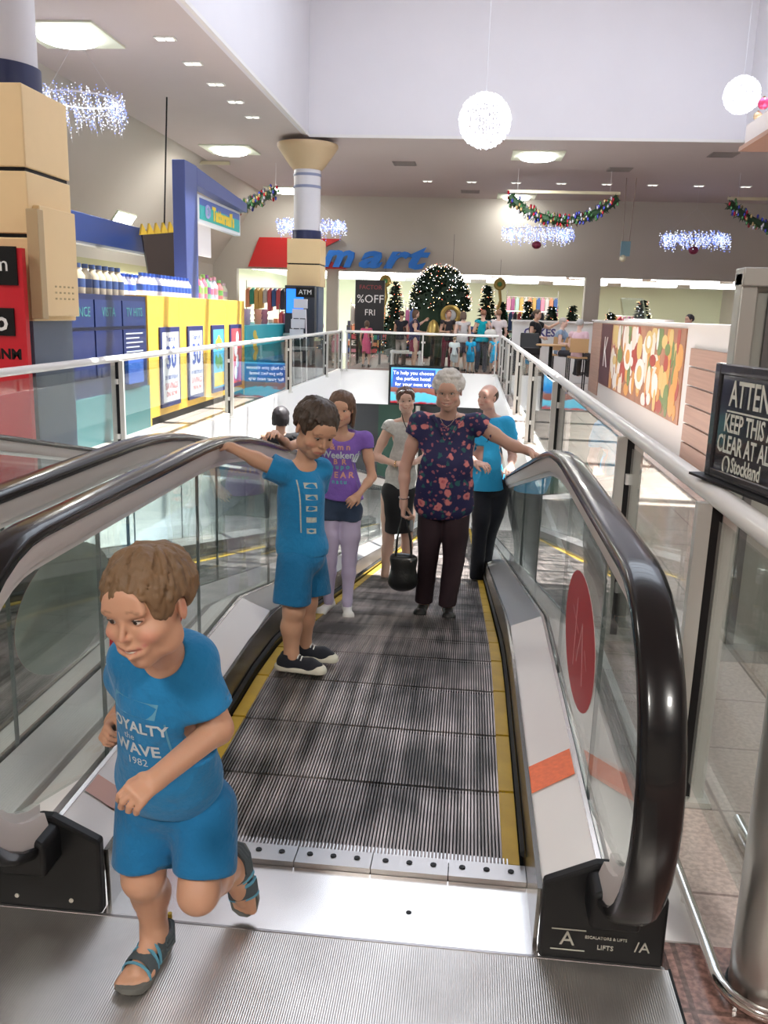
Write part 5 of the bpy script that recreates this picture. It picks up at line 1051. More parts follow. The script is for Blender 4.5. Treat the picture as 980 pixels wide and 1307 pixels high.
shopper('person with dark swept up hair and black top on the left travelator', -1.86, 8.55, incline(8.5)-.02, 1.62, 170, S2, (.018, .015, .02), (.012, .012, .015), (.02, .02, .025), 'trousers', .1, 'down', -.36, seed=121, vox=.011)
shopper('man in black tee leaning over the cafe counter, arm raised', 1.52, 21.6, 0, 1.74, 60, S2, (.08, .05, .04), (.015, .015, .02), (.05, .05, .05), 'trousers', .4, 'reach', seed=123)
shopper('seated bald man in blue shirt at the cafe counter', 2.05, 20.6, -.05, 1.62, 75, S3, (.45, .40, .36), (.25, .33, .45), (.05, .05, .06), 'trousers', .5, 'front', seed=125, seated=True)
shopper('seated grey haired person in pink shirt on a tan cafe chair', 2.32, 19.7, -.05, 1.60, 150, S3, (.42, .41, .40), (.66, .45, .50), (.06, .05, .05), 'trousers', .5, 'front', seed=127, seated=True)
shopper('shopkeeper with dark hair standing behind the pale kiosk wall on the right', 4.6, 19.6, 0, 1.72, -60, S2, (.02, .015, .015), (.30, .10, .25), (.05, .05, .05), 'trousers', .5, 'down', seed=129)
# white shoulder bag of the woman in teal
t = thing('shoulder_bag', 'white shoulder bag hanging on the woman in teal', 'bag', (.50, 24.86, 1.0))
part('bag_body', MB().ball((.50, 24.86, 1.10), (.17, .07, .12), 14), mat('bag_white', (.62, .62, .60), .5), t); part('strap', MB().tube([(.36, 24.86, 1.15), (.32, 24.92, 1.42), (.40, 24.98, 1.46), (.52, 24.88, 1.2)], .01, 6), mat('bag_strap_blue', (.05, .08, .22), .6), t)
# ================================================================ columns
cream = mat('cladding_cream', (.84, .62, .34), .5, var=.05, vscale=3); navy = mat('band_navy', (.02, .03, .10), .4); slate = mat('slate_blue', (.11, .14, .20), .5); colw = mat('column_white', (.70, .69, .74), .45)
def column(cx, cy, lb, bands):
    t = thing('column', lb, 'column', (cx, cy, 0)); h = .39
    for a, b in bands: part('cladding_box', MB().box(cx-h, cy-h, a, cx+h, cy+h, b), cream, t, bevel=.01)
    for (a, b), (c, e) in zip(bands[:-1], bands[1:]): part('reveal', MB().box(cx-h+.02, cy-h+.02, b, cx+h-.02, cy+h-.02, c), matte_black, t)
    part('plinth', MB().box(cx-.36, cy-.36, 0, cx+.36, cy+.36, bands[0][0]), slate, t)
    part('navy_band', MB().lathe((cx, cy, bands[-1][1]), [(.335, 0), (.335, .20)], 36), navy, t)
    part('shaft', MB().lathe((cx, cy, bands[-1][1]+.2), [(.31, 0), (.31, 4.78-.2-bands[-1][1])], 36), colw, t)
    for z in (4.32, 4.58): part('ring', MB().lathe((cx, cy, z), [(.318, 0), (.325, .03), (.318, .06)], 36), mat('ring_grey_blue', (.25, .28, .42), .5), t)
    part('capital', MB().lathe((cx, cy, 4.72), [(.33, 0), (.42, .1), (.66, .44), (.70, .50), (.70, .56), (.62, .56), (.30, .2)], 36), mat('capital_tan', (.58, .43, .26), .5), t)
    part('lamp_cone', MB().lathe((cx, cy, 5.05), [(.30, 0), (.16, .22), (.03, .33)], 20), mat('cone_white', (.72, .74, .86), .4), t)
    return t
c1 = column(-3.99, 7.42, 'big cream clad column close to the left rail with grey meter boxes', [(1.42, 2.08), (2.11, 2.59), (2.62, 3.24)])
c2 = column(-3.99, 21.1, 'far cream and white column with a flared tan capital, left of the far rail', [(2.12, 2.60), (2.63, 3.18)])
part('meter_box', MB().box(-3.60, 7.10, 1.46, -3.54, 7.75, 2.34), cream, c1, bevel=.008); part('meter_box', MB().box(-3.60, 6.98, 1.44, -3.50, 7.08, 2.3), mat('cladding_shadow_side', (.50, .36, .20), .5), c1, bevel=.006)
hm_ = MB()
for i in range(5):
    for j in range(3): hm_.box(-3.541, 7.3+i*.08, 1.60+j*.05, -3.537, 7.33+i*.08, 1.615+j*.05)
part('meter_slots', hm_, mat('slot_brown', (.45, .33, .18), .6), c1)
# red board in front of the near column
rb_ = thing('advert_board', 'red free standing board with black header at the left edge, before the cream column', 'sign', (-4.15, 6.9, 0))
redm = mat('board_red', (.62, .015, .03), .35); part('panel', B(-4.75, 6.88, 0, -3.60, 6.94, 1.99), redm, rb_)
part('header', B(-4.75, 6.865, 1.70, -3.64, 6.88, 2.0), matte_black, rb_); part('name_plate', B(-4.3, 6.866, 1.30, -3.69, 6.88, 1.52), matte_black, rb_)
iw = mat('ink_white', (.85, .85, .85), .5); T = lambda s, x, y, z, sz, **k: text_mb(s, sz, .004, frame((x, y, z), (1, 0, 0), (0, 0, 1)), **k)
mb = T('cam', -3.845, 6.862, 1.86, .17); T('lab', -3.865, 6.862, 1.41, .22, mb=mb, bold=.004); part('lettering', mb, iw, rb_)
part('lettering', T('RTAINM', -3.86, 6.878, 1.15, .115, bold=.004), matte_black, rb_)
# ================================================================ left side kiosks and shops
yel_m = mat('kiosk_yellow', (.80, .50, .07), .45, var=.05, vscale=4); nv = mat('kiosk_navy', (.012, .018, .07), .35); tealm = mat('kiosk_teal', (.03, .40, .48), .4)
yk = thing('kiosk', 'yellow walled kiosk with four framed posters', 'kiosk', (-4.9, 13.6, 0))
for i in range(4): part('wall_panel', B(-4.26, 11.25+i*1.2, .10, -4.20, 12.44+i*1.2, 1.70), yel_m, yk, bevel=.006)
part('kick_board', B(-4.24, 11.25, 0, -4.215, 16.05, .10), matte_black, yk); part('end_wall', B(-5.6, 11.20, .0, -4.20, 11.25, 1.70), yel_m, yk); part('end_wall', B(-5.6, 16.05, .0, -4.20, 16.10, 1.70), yel_m, yk); part('counter_top', B(-5.6, 11.25, 1.60, -4.26, 16.05, 1.64), white, yk)
def side(y, z, x=-4.17): return frame((x, y, z), (0, 1, 0), (0, 0, 1))
pc = {k: mat('poster_'+k, v, .4) for k, v in dict(frame=(.02, .03, .14), white=(.78, .80, .86), ink=(.05, .10, .40), red=(.62, .08, .10), green=(.10, .30, .12), gold=(.75, .48, .06), sky=(.10, .45, .70)).items()}
for i, (a, b) in enumerate(((11.58, 12.37), (12.75, 13.48), (13.96, 14.68), (15.05, 15.80))):
    lb = ['navy framed 30 years poster, nearest on the yellow kiosk', 'navy framed 30 years poster, second on the yellow kiosk', 'framed yellow and green poster, third on the yellow kiosk', 'framed red and white poster, farthest on the yellow kiosk'][i]
    t = thing('framed_poster', lb, 'poster', (-4.19, (a+b)/2, .22), group='framed posters on the yellow kiosk'); m_ = (a+b)/2
    part('frame', MB().box(-4.199, a, .20, -4.17, b, 1.29), pc['frame'], t, bevel=.004); part('sheet', B(-4.1705, a+.06, .27, -4.168, b-.06, 1.22), pc[['white', 'white', 'sky', 'red'][i]], t)
    if i < 2:
        part('print', text_mb('30', .42, .002, side(m_, .86, -4.166), bold=.012), pc['ink'], t); mb = text_mb('Years of', .11, .002, side(m_, 1.13, -4.166)); text_mb('OF BIRTHDAY', .085, .002, side(m_, .60, -4.166), mb); part('print', mb, pc['ink'], t)
        mb = text_mb('SAVINGS', .13, .002, side(m_, .48, -4.166)); text_mb('ON NOW', .10, .002, side(m_, .37, -4.166), mb); part('print', mb, pc['red'], t)
    elif i == 2:
        mb = MB(); [mb.ball((-4.165, m_+.1*(j-1), .98+.06*(j % 2)), (.002, .09, .09), 12) for j in range(3)]; part('print', mb, pc['gold'], t)
        mb = MB(); [mb.ball((-4.165, m_+.1*(j-1.5), .72-.05*(j % 2)), (.002, .07, .10), 12) for j in range(4)]; part('print', mb, pc['green'], t); part('print', B(-4.167, a+.08, .30, -4.164, b-.08, .52), pc['gold'], t)
    else:
        mb = MB(); [mb.ball((-4.165, m_+.12*(j % 2)-.06, .45+.2*j), (.002, .10, .12), 12) for j in range(4)]; part('print', mb, pc['white'], t)
nd = thing('display_unit', 'navy blue display unit with lit product panels, left of the yellow kiosk', 'display', (-4.4, 10, 0))
part('carcass', B(-4.9, 8.75, 0, -4.22, 11.18, 1.68), nv, nd)
for i in range(3):
    a = 8.8+i*.79; part('product_panel', B(-4.22, a, 1.32, -4.20, a+.75, 1.62), mat('panel_navy_lit', (.015, .03, .12), .3), nd); part('product_panel', B(-4.22, a, .78, -4.20, a+.75, 1.28), mat('panel_navy_dim', (.01, .02, .10), .3), nd)
    part('panel_lettering', text_mb(['SCIENCE', 'VISTA', 'TV HITS'][i], .15, .002, side(a+.37, 1.48, -4.198)), mat('letter_teal', (.06, .22, .22), .5), nd)
mb = MB()
for j in range(6): mb.box(-4.2, 10.45, 1.22-.055*j, -4.197, 11.0-.12*(j % 2), 1.235-.055*j)
part('panel_lettering', mb, mat('letter_pale', (.45, .5, .6), .5), nd)
part('blue_box', B(-4.21, 10.4, .62, -4.16, 10.9, .95), mat('box_blue', (.03, .10, .42), .4), nd); part('teal_reflection', B(-4.3, 8.75, 0, -4.19, 11.18, .55), mat('reflection_teal', (.05, .18, .20), .25), nd)  # teal reflection painted as a slab low on the unit
def bottle(x, y, z, h, r, body, cap_, lb, grp, nm='bottle'):
    t = thing(nm, lb, 'bottle', (x, y, z), grp)
    part('bottle_body', MB().lathe((x, y, z), [(r, 0), (r*1.05, h*.1), (r*1.05, h*.6), (r*.5, h*.78), (r*.42, h*.86)], 12), body, t); part('cap', MB().lathe((x, y, z+h*.86), [(r*.5, 0), (r*.5, h*.14)], 10), cap_, t); 
    part('label_band', MB().lathe((x, y, z+h*.22), [(r*1.07, 0), (r*1.07, h*.28)], 12), cap_, t); return t
bw, bb = mat('bottle_white', (.66, .66, .80), .35), mat('cap_blue', (.05, .12, .50), .4); bt, bk = mat('bottle_tan', (.42, .36, .26), .4), mat('cap_navy', (.06, .10, .24), .4)
b0 = None; ORDS = ['first', 'second', 'third', 'fourth', 'fifth', 'sixth', 'seventh', 'eighth', 'ninth', 'tenth', 'eleventh', 'twelfth', 'thirteenth', 'fourteenth']
for i in range(14):
    for q in range(2):
        OL = f"white and blue drink bottle on the yellow kiosk, {['front', 'back'][q]} row, {ORDS[i]} from the navy unit"
        if b0 is None: b0 = bottle(-4.36, 11.42, 1.70, .29, .062, bw, bb, OL, 'white drink bottles on the yellow kiosk')
        else: clone(b0, (-4.36-.42*q, 11.42+i*.145, 1.70), OL)
b1 = None
for i in range(12):
    if b1 is None: b1 = bottle(-4.5, 8.9, 1.68, .34, .075, bt, bk, 'tan and navy bottle on the navy display unit, first from the cream column', 'tan bottles on the navy display unit')
    else: clone(b1, (-4.5, 8.9+i*.19, 1.68), f'tan and navy bottle on the navy display unit, {ORDS[i]} from the cream column')
for i, (y, c_, h) in enumerate(((14.22, (.55, .12, .18), .42), (14.40, (.62, .30, .32), .36), (14.58, (.60, .14, .2), .40), (14.77, (.14, .35, .2), .40), (14.95, (.30, .42, .46), .36), (15.2, (.34, .36, .44), .38), (15.5, (.5, .12, .12), .34), (15.8, (.4, .4, .3), .30))):
    bottle(-4.5, y, 1.70, h, .07, mat('jar_%d' % i, c_, .4), mat('jar_cap_%d' % i, (c_[2], c_[0]*.6, c_[1]*.7), .4), ['tall red syrup bottle left of the others', 'pink syrup bottle between two red ones', 'second red syrup bottle', 'green tall bottle', 'pale teal bottle', 'grey blue bottle', 'dark red bottle', 'olive bottle at the end'][i]+' on the far end of the yellow kiosk', 'coloured bottles on the yellow kiosk')
# blue arch with the lottery sign
ar = thing('sign_arch', 'tall blue arch rising behind the yellow kiosk with a lottery light box', 'sign', (-4.6, 13.6, 0)); abl = mat('arch_blue', (.055, .08, .24), .4)
part('post', B(-4.62, 13.5, 1.65, -4.42, 14.1, 3.72), abl, ar, bevel=.01); part('beam', MB().prism([(14.1, 3.44), (17.2, 3.36), (17.2, 3.52), (14.1, 3.70)], 'x', -4.62, -4.42), abl, ar)
lb_ = part('light_box', B(-4.66, 14.45, 2.92, -4.54, 17.15, 3.36), mat('lightbox_white', (.80, .82, .86), .4), ar, bevel=.01)
part('sign_face', B(-4.541, 14.58, 2.98, -4.530, 17.05, 3.20), mat('sign_teal', (.02, .46, .44), .4), lb_); part('sign_top', B(-4.541, 14.58, 3.20, -4.530, 17.05, 3.31), mat('sign_blue', (.06, .12, .45), .4), lb_)
part('lettering', text_mb("Tattersall's", .30, .004, frame((-4.522, 15.95, 3.12), (0, 1, 0), (0, 0, 1)) @ Matrix.Diagonal((1.05, 1, 1, 1)), bold=.014), mat('letter_yellow', (.85, .62, .05), .5), lb_)
part('emblem', MB().tube([(-4.522, 14.98+.11*math.cos(t), 3.13+.09*math.sin(t)) for t in [2*PI*i/16 for i in range(16)]], .022, 6, closed=True).ball((-4.522, 14.98, 3.13), (.004, .05, .04), 8), mat('emblem_violet', (.35, .36, .62), .5), lb_)
part('hanging_panel', B(-4.70, 14.45, 2.42, -4.66, 15.60, 2.94), mat('hang_white', (.82, .80, .82), .5), ar)
# teal kiosk with fruit picture
tk = thing('kiosk', 'teal kiosk with a fruit picture and blue lettered panel beyond the yellow one', 'kiosk', (-4.7, 19, 0))
part('front_panel', B(-4.46, 17.0, 0, -4.40, 21.35, 1.24), tealm, tk); part('end_panel', B(-5.8, 21.35, 0, -4.4, 21.41, 1.24), tealm, tk); part('end_panel', B(-5.8, 16.94, 0, -4.4, 17.0, 1.24), tealm, tk); part('counter_top', B(-5.8, 17.0, 1.19, -4.46, 21.35, 1.23), tealm, tk)
fr_ = MB(); [fr_.ball((-4.398, 17.7+.14*(j % 2), .62+.11*j), (.004, .16, .09), 10) for j in range(5)]; part('fruit_picture', fr_, mat('fruit_gold', (.68, .48, .06), .5), tk)
part('screen_panel', B(-4.40, 17.9, .12, -4.392, 21.2, .55), mat('panel_azure', (.03, .36, .72), .3), tk); mb = MB(); [text_mb(s_, .10, .002, side(19.7, .46-.1*i, -4.389), mb) for i, s_ in enumerate(('fresh fruit and juices made', 'for you all day long', 'every day'))]; part('lettering', mb, mat('ink_azure', (.45, .70, .85), .5), tk)
for i, (y, c_) in enumerate(((17.3, (.62, .40, .42)), (17.8, (.80, .32, .20)), (18.2, (.60, .36, .50)), (18.6, (.55, .40, .50)), (19.6, (.82, .34, .22)), (20.2, (.55, .20, .25)))):
    t = thing('cup_stack', ['pale pink', 'orange', 'mauve', 'lilac', 'tall orange', 'dull red'][i]+' stack of drink cups on the teal kiosk', 'cups', (-4.8, y, 1.232), 'drink cups on the teal kiosk')
    for k in range(3): part('cup', MB().lathe((-4.8, y, 1.232+k*.11), [(.07, 0), (.10, .11), (.085, .11), (.06, .02)], 12), mat('cup_%d' % i, c_, .4), t)
# blue fascia shop on the left
sh = thing('clothing_shop', 'shop with a long blue name board on the left, behind the kiosks', 'shop front', (-6.6, 14, 0)); sbl = mat('fascia_blue', (.03, .08, .32), .35)
part('name_board', B(-6.75, 8, 2.57, -6.5, 17.6, 3.03), sbl, sh, bevel=.01); part('name_board', B(-6.76, 17.6, 2.57, -6.52, 20.2, 3.02), mat('fascia_wine', (.14, .015, .03), .4), sh)
part('lettering', text_mb('MENSLAND X', .30, .004, frame((-6.49, 12.2, 2.80), (0, 1, 0), (0, 0, 1))), mat('letter_pale', (.45, .5, .6), .5), sh)
part('board_bracket', B(-7.3, 8, 2.62, -6.75, 20.2, 2.70), white, sh)
wn = glow('shop_window_glow', (1, 1, .96), 4); olive = mat('shop_wall_olive', (.42, .40, .22), .6)
part('back_wall', B(-9.1, 8, 0, -9.0, 30.5, 2.6), olive, sh)
for i, (a, b) in enumerate(((19.0, 20.6), (21.2, 23.8), (24.6, 27.4))): part('lit_window', B(-8.99, a, 1.95, -8.95, b, 2.35), wn, sh)
for i, y in enumerate((13.4, 15.8, 18.0)):
    t = thing('shelf_goods', ['first', 'second', 'third'][i]+' shelf tower of mixed goods inside the blue fronted shop', 'shelf', (-7.4, y, 0)); part('shelf_body', B(-7.7, y-.6, 0, -7.2, y+.6, 1.6), olive, t)
    for k in range(4):
        for q in range(3): part('box', B(-7.5, y-.5+k*.27, 1.6+q*.17, -7.25, y-.29+k*.27, 1.75+q*.17), mat('goods_%d' % ((k*3+q+i) % 6), [(.5, .1, .12), (.3, .35, .3), (.6, .6, .58), (.12, .2, .25), (.55, .35, .35), (.25, .22, .15)][(k*3+q+i) % 6], .5), t)
mbd = thing('menu_board', 'hanging dark menu board topped with golden crown shapes, left of the blue arch', 'sign', (-6.2, 17.6, 2.05)); M = Matrix.Translation((-5.95, 17.2, 2.1)) @ Matrix.Rotation(math.radians(40), 4, 'Z') @ Matrix.Rotation(math.radians(-8), 4, 'Y')
part('board', B(-.45, -.04, 0, .45, .04, .85, M=M), mat('board_dark', (.05, .035, .03), .4), mbd); cr = MB()
for i in range(7): x = -.42+i*.14; cr.add([M @ Vector(p) for p in ((x-.07, -.05, .85), (x+.07, -.05, .85), (x, -.05, 1.05), (x-.07, .05, .85), (x+.07, .05, .85), (x, .05, 1.05))], [(0,1,2), (5,4,3), (0,3,4,1), (1,4,5,2), (2,5,3,0)])
part('crown', cr, mat('crown_gold', (.70, .46, .04), .4), mbd); part('hanger', MB().cyl(M @ Vector((0, 0, .85)), Vector((-5.95, 17.2, 5.4)), .015), matte_black, mbd)
# screens on the far column and things around it
sc_ = thing('information_screen', 'blue lit screen cabinet fixed before the far column', 'screen', (-4.0, 20.55, 0))
part('cabinet', B(-4.36, 20.40, 0, -3.66, 20.66, 2.12), mat('cabinet_dark', (.03, .035, .05), .4), sc_, bevel=.01); part('screen', B(-4.32, 20.385, 1.50, -3.92, 20.40, 2.04), glow('screen_blue', (.02, .20, .85), 1.0), sc_); part('header', B(-4.1, 20.38, 1.86, -3.66, 20.40, 2.08), matte_black, sc_)
part('lettering', T('ATM', -3.88, 20.376, 1.97, .15), iw, sc_); part('counter', B(-4.36, 20.2, .98, -3.66, 20.40, 1.04), steel, sc_)
ea = thing('brochure_stand', 'leaning white wire brochure stand in front of the screen cabinet', 'stand', (-3.75, 19.6, 0))
for x in (-4.05, -3.75): part('leg', MB().tube([(x+.10, 19.5, 0), (x, 19.8, 1.55)], .014, 6), white, ea)
part('leg', MB().tube([(-3.88, 20.1, 0), (-3.90, 19.8, 1.4)], .014, 6), white, ea)
for k in range(4): part('pocket', MB().box(-4.08+.02*k, 19.62+.05*k, .95+.22*k, -3.78+.02*k, 19.70+.05*k, 1.15+.22*k), mat('pocket_white', (.62, .62, .68), .4), ea)
dp = thing('poster_stand', 'tall black sale poster on a stand beyond the far rail, left of the shoppers', 'sign', (-3.05, 27.2, 0))
part('board', B(-3.62, 27.15, .9, -2.72, 27.25, 2.52), mat('board_charcoal', (.03, .03, .035), .4), dp, bevel=.01); part('leg', B(-3.55, 27.15, 0, -3.48, 27.25, .9), matte_black, dp); part('leg', B(-2.86, 27.15, 0, -2.79, 27.25, .9), matte_black, dp)
part('lettering', T('%OFF', -3.15, 27.14, 1.95, .34), iw, dp); part('lettering', T('FRI', -3.15, 27.14, 1.55, .26), iw, dp); part('lettering', T('FACTOR', -3.15, 27.14, 2.30, .18), mat('letter_dull_red', (.35, .06, .07), .5), dp)
# ================================================================ the far store: name, racks, trees
kx = MB()
kz = 2.98; kr = mat('name_red', (.62, .02, .02), .4); kb = mat('name_blue', (.02, .22, .80), .4)
sg = thing('store_sign', 'big red and blue store name on the wall above the far openings', 'sign', (-4.5, KY-.1, 3.0))
K = lambda pts: MB().prism(pts, 'y', KY-.16, KY)
part('letter', K([(-7.9, 2.99), (-7.5, 3.98), (-6.2, 3.98), (-6.28, 3.72), (-5.3, 3.98), (-4.65, 3.98), (-5.6, 3.50), (-4.42, 2.99), (-5.4, 2.99), (-6.4, 3.30), (-6.5, 2.99)]), kr, sg, smooth=0)
part('letter', text_mb('m', 1.15, .14, frame((-4.78, KY-.2, 3.40), (1, 0, 0), (0, 0, 1)) @ Matrix.Diagonal((1.15, .92, 1, 1)), shear=.35, bold=.045), kb, sg)
for ch, x in (('a', -3.68), ('r', -2.85), ('t', -2.15)): part('letter', text_mb(ch, 1.15, .14, frame((x, KY-.2, 3.40), (1, 0, 0), (0, 0, 1)) @ Matrix.Diagonal((1.45, .92, 1, 1)), shear=.35, bold=.045), kb, sg)
garm = [(.55, .10, .12), (.04, .28, .20), (.70, .28, .16), (.60, .56, .54), (.05, .05, .08), (.35, .10, .22), (.06, .12, .32), (.60, .38, .12), (.42, .60, .52), (.72, .28, .38)]
def rack(x, y, n, lb, z=1.5, w=.16, seed=0):
    t = thing('clothes_rack', lb, 'rack', (x, y, 0)); L = n*w
    part('rail', MB().tube([(x-L/2, y, z), (x+L/2, y, z)], .015, 6), chrome, t)
    for s in (-1, 1): part('leg', MB().tube([(x+s*L/2, y, 0), (x+s*L/2, y, z+.25)], .018, 6), chrome, t)
    rr = random.Random(seed)
    for i in range(n):
        cx = x-L/2+w*(i+.5); c_ = rr.randrange(10); h = .5+.35*rr.random()
        part('garment', MB().prism([(cx-w*.45, z-h), (cx+w*.40, z-h+.03), (cx+w*.40, z-.12), (cx+.02, z-.01), (cx-w*.42, z-.10)], 'y', y-.17, y+.17), mat('garment_%d' % c_, garm[c_], .8), t, smooth=0)
rack(-7.2, 31.6, 12, 'clothes rack in the leftmost opening of the far store', 2.3, seed=1); rack(-6.0, 30.2, 8, 'clothes rack left of the screen cabinet, before the far store', 1.5, seed=2)
rack(-3.9, 33, 8, 'clothes rack behind the black sale poster', 1.8, seed=3); rack(1.9, 32.6, 14, 'clothes rack behind the cafe counter in the far store', 1.75, seed=4); rack(2.2, 34.5, 12, 'taller second clothes rack deeper in the far store', 2.3, seed=5)
rack(5.6, 33, 9, 'clothes rack right of the square store pillar', 1.7, seed=6); rack(-1.9, 33.5, 8, 'clothes rack behind the small Christmas tree', 1.75, seed=7)
for i, (x, y, w_, h) in enumerate(((-6.9, 33, 1.9, 1.25), (-4.0, 34, 1.6, 1.3), (-2.3, 32.2, 1.5, 1.15), (.6, 33.5, 1.8, 1.3), (3.0, 35.5, 1.8, 1.3), (6.6, 35, 2.4, 1.35), (9.2, 33, 1.8, 1.3))):
    t = thing('shop_shelf', 'low dark shelf of coloured goods in the far store, ' + ['leftmost', 'behind the black poster', 'left of the domed tree', 'right of the domed tree', 'behind the cafe counter', 'right of the square pillar', 'rightmost'][i], 'shelf', (x, y, 0))
    part('shelf_body', B(x-w_/2, y-.3, 0, x+w_/2, y+.3, h-.25), mat('shelf_dark', (.06, .045, .04), .5), t); rr = random.Random(i+40)
    for k in range(int(w_/.2)):
        for q in range(4):
            c_ = rr.randrange(10); hh = rr.uniform(.12, .24); part('goods', B(x-w_/2+k*.2+.01, y-.36, .05+q*(h-.3)/4, x-w_/2+k*.2+.18, y-.29, .05+q*(h-.3)/4+hh), mat('garment_%d' % c_, garm[c_], .8), t, smooth=0)
        part('goods', B(x-w_/2+k*.2+.02, y-.2, h-.25, x-w_/2+k*.2+.17, y, h-.25+rr.uniform(.1, .28)), mat('garment_%d' % c_, garm[c_], .8), t, smooth=0)
leafg = mat('fir_dark', (.012, .035, .018), .8); bulbs = [glow('bulb_warm', (1, .75, .35), 5), glow('bulb_white', (.9, .95, 1), 5), glow('bulb_red', (1, .15, .08), 3)]
def fir(x, y, h, r, lb, dome=False, seed=0, nb=150, z0=0.):
    t = thing('christmas_tree', lb, 'tree', (x, y, z0)); rr = random.Random(seed); mb = MB(); pts = []
    for i in range(int(700 if dome else 260)):
        if dome: th = rr.uniform(0, 2*PI); c_ = rr.uniform(-.15, 1); s_ = math.sqrt(1-c_*c_); p = Vector((math.cos(th)*s_*r, math.sin(th)*s_*r, h-r*1.25+c_*r*1.25)); d = Vector((p.x, p.y, p.z-(h-r*1.25))).normalized()
        else: u = rr.random()**.8; th = rr.uniform(0, 2*PI); rad = r*(1-u)*(.8+.2*rr.random())+.02; p = Vector((math.cos(th)*rad, math.sin(th)*rad, .25+u*(h-.25))); d = Vector((math.cos(th), math.sin(th), -.25)).normalized()
        q = Vector((x, y, z0))+p; e = q+d*(.13 if dome else .16)+Vector((0, 0, .02)); s = d.orthogonal().normalized()*.045; s2 = d.cross(s)
        mb.add([q+s, q-s, e, q+s2, q-s2], [(0, 1, 2), (3, 4, 2), (1, 0, 2)]); pts.append(e)
    if dome: mb.lathe((x, y, z0), [(r*.92, .3), (r*.95, h-r*1.25), (r*.8, h-r*.5), (r*.4, h-.12), (.05, h-.05)], 20)
    else: mb.lathe((x, y, z0), [(r*.8, .25), (.02, h-.05)], 14)
    o = part('foliage', mb, leafg, t, smooth=0); o['kind'] = 'stuff'
    lb2 = MB()
    for i in range(nb): lb2.ball(rr.choice(pts), .0085 if dome else .009, 4, rr.randrange(3) if not dome else rr.choice((0, 1, 1, 1, 2)))
    o = part('fairy_lights', lb2, bulbs, t, smooth=0); o['kind'] = 'stuff'
    part('stand', MB().lathe((x, y, z0), [(.18, 0), (.16, .25), (.05, .3)], 12), matte_black, t)
fir(-1.05, 27.6, 2.92, .86, 'huge dark domed tree full of tiny white lights beyond the far rail', True, 5, 620)
fir(-2.5, 28.4, 2.55, .42, 'slim Christmas tree left of the huge domed tree', seed=6); fir(.42, 28.8, 2.5, .42, 'slim Christmas tree right of the huge domed tree', seed=7)
fir(5.5, 30, 2.2, .6, 'small tree with red lights behind the kiosk wall on the right', seed=8, nb=120)
for i, (x, y, h, lb) in enumerate(((1.0, 31.9, 2.05, 'bushy dark garlanded shrub first right of the slim tree'), (1.9, 31.8, 2.1, 'bushy garlanded shrub second right of the slim tree'), (2.75, 31.9, 1.95, 'bushy garlanded shrub third right of the slim tree'), (3.45, 31.7, 2.0, 'bushy garlanded shrub beside the square store pillar'), (4.8, 31.9, 1.8, 'low garlanded shrub just right of the square store pillar'), (-3.9, 31.8, 2.0, 'bushy garlanded shrub behind the black sale poster'))):
    fir(x, y, h, .28, lb, seed=50+i, nb=40)
gold = mat('gold_ornament', (.42, .30, .09), .4, .6)
for i, (x, y, z, lb) in enumerate(((-.66, 26.28, 1.55, 'round golden picture wreath before the domed tree'), (-2.85, 28.6, 2.55, 'small golden and green wreath hanging right of the black poster'), (.78, 28.6, 2.55, 'green and gold hanging wreath right of the slim tree'))):
    r = .28 if i == 0 else .15
    t = thing('wreath', lb, 'wreath', (x, y, z-r)); part('ring', MB().tube([(x+r*.85*math.cos(a), y, z+r*.85*math.sin(a)) for a in [2*PI*k/18 for k in range(18)]], .07, 8, closed=True), gold, t)
    if i == 0: part('disc', MB().ball((x, y, z), (r*.6, .03, r*.6), 14), mat('disc_grey', (.4, .4, .42), .3), t)
    else: part('leaves', MB().ball((x, y, z), (r*.7, .05, r*.7), 10), mat('leaf_green', (.08, .25, .08), .6), t); part('tail', MB().tube([(x, y, z-.15), (x+.05, y, z-.5), (x-.03, y, z-.8)], .05, 6), gold, t)
    part('cord', MB().tube([(x, y, z+r), (x, y, 2.93+.9 if y < 28 else 3.3)], .006, 4), matte_black, t)
t = thing('bell', 'golden bell ornament left of the picture wreath, beyond the far rail', 'ornament', (-1.15, 26.1, 0)); part('bell_body', MB().lathe((-1.15, 26.1, .95), [(.24, 0), (.20, .08), (.17, .25), (.12, .38), (.03, .46)], 20), gold, t); part('bell_base', MB().lathe((-1.15, 26.1, 0), [(.12, 0), (.06, .1), (.06, .93), (.20, .95)], 12), matte_black, t)
for i, (x, y, lb) in enumerate(((-1.9, 25.9, 'low white display bench behind the shoppers, left'),)):
    t = thing('display_table', lb, 'table', (x, y, 0)); m_ = [white, matte_black][i]; part('table_top', B(x-.45, y-.3, .42, x+.45, y+.3, .5), m_, t)
    for a in (-.4, .4):
        for b in (-.25, .25): part('leg', B(x+a-.03, y+b-.03, 0, x+a+.03, y+b+.03, .42), m_, t)
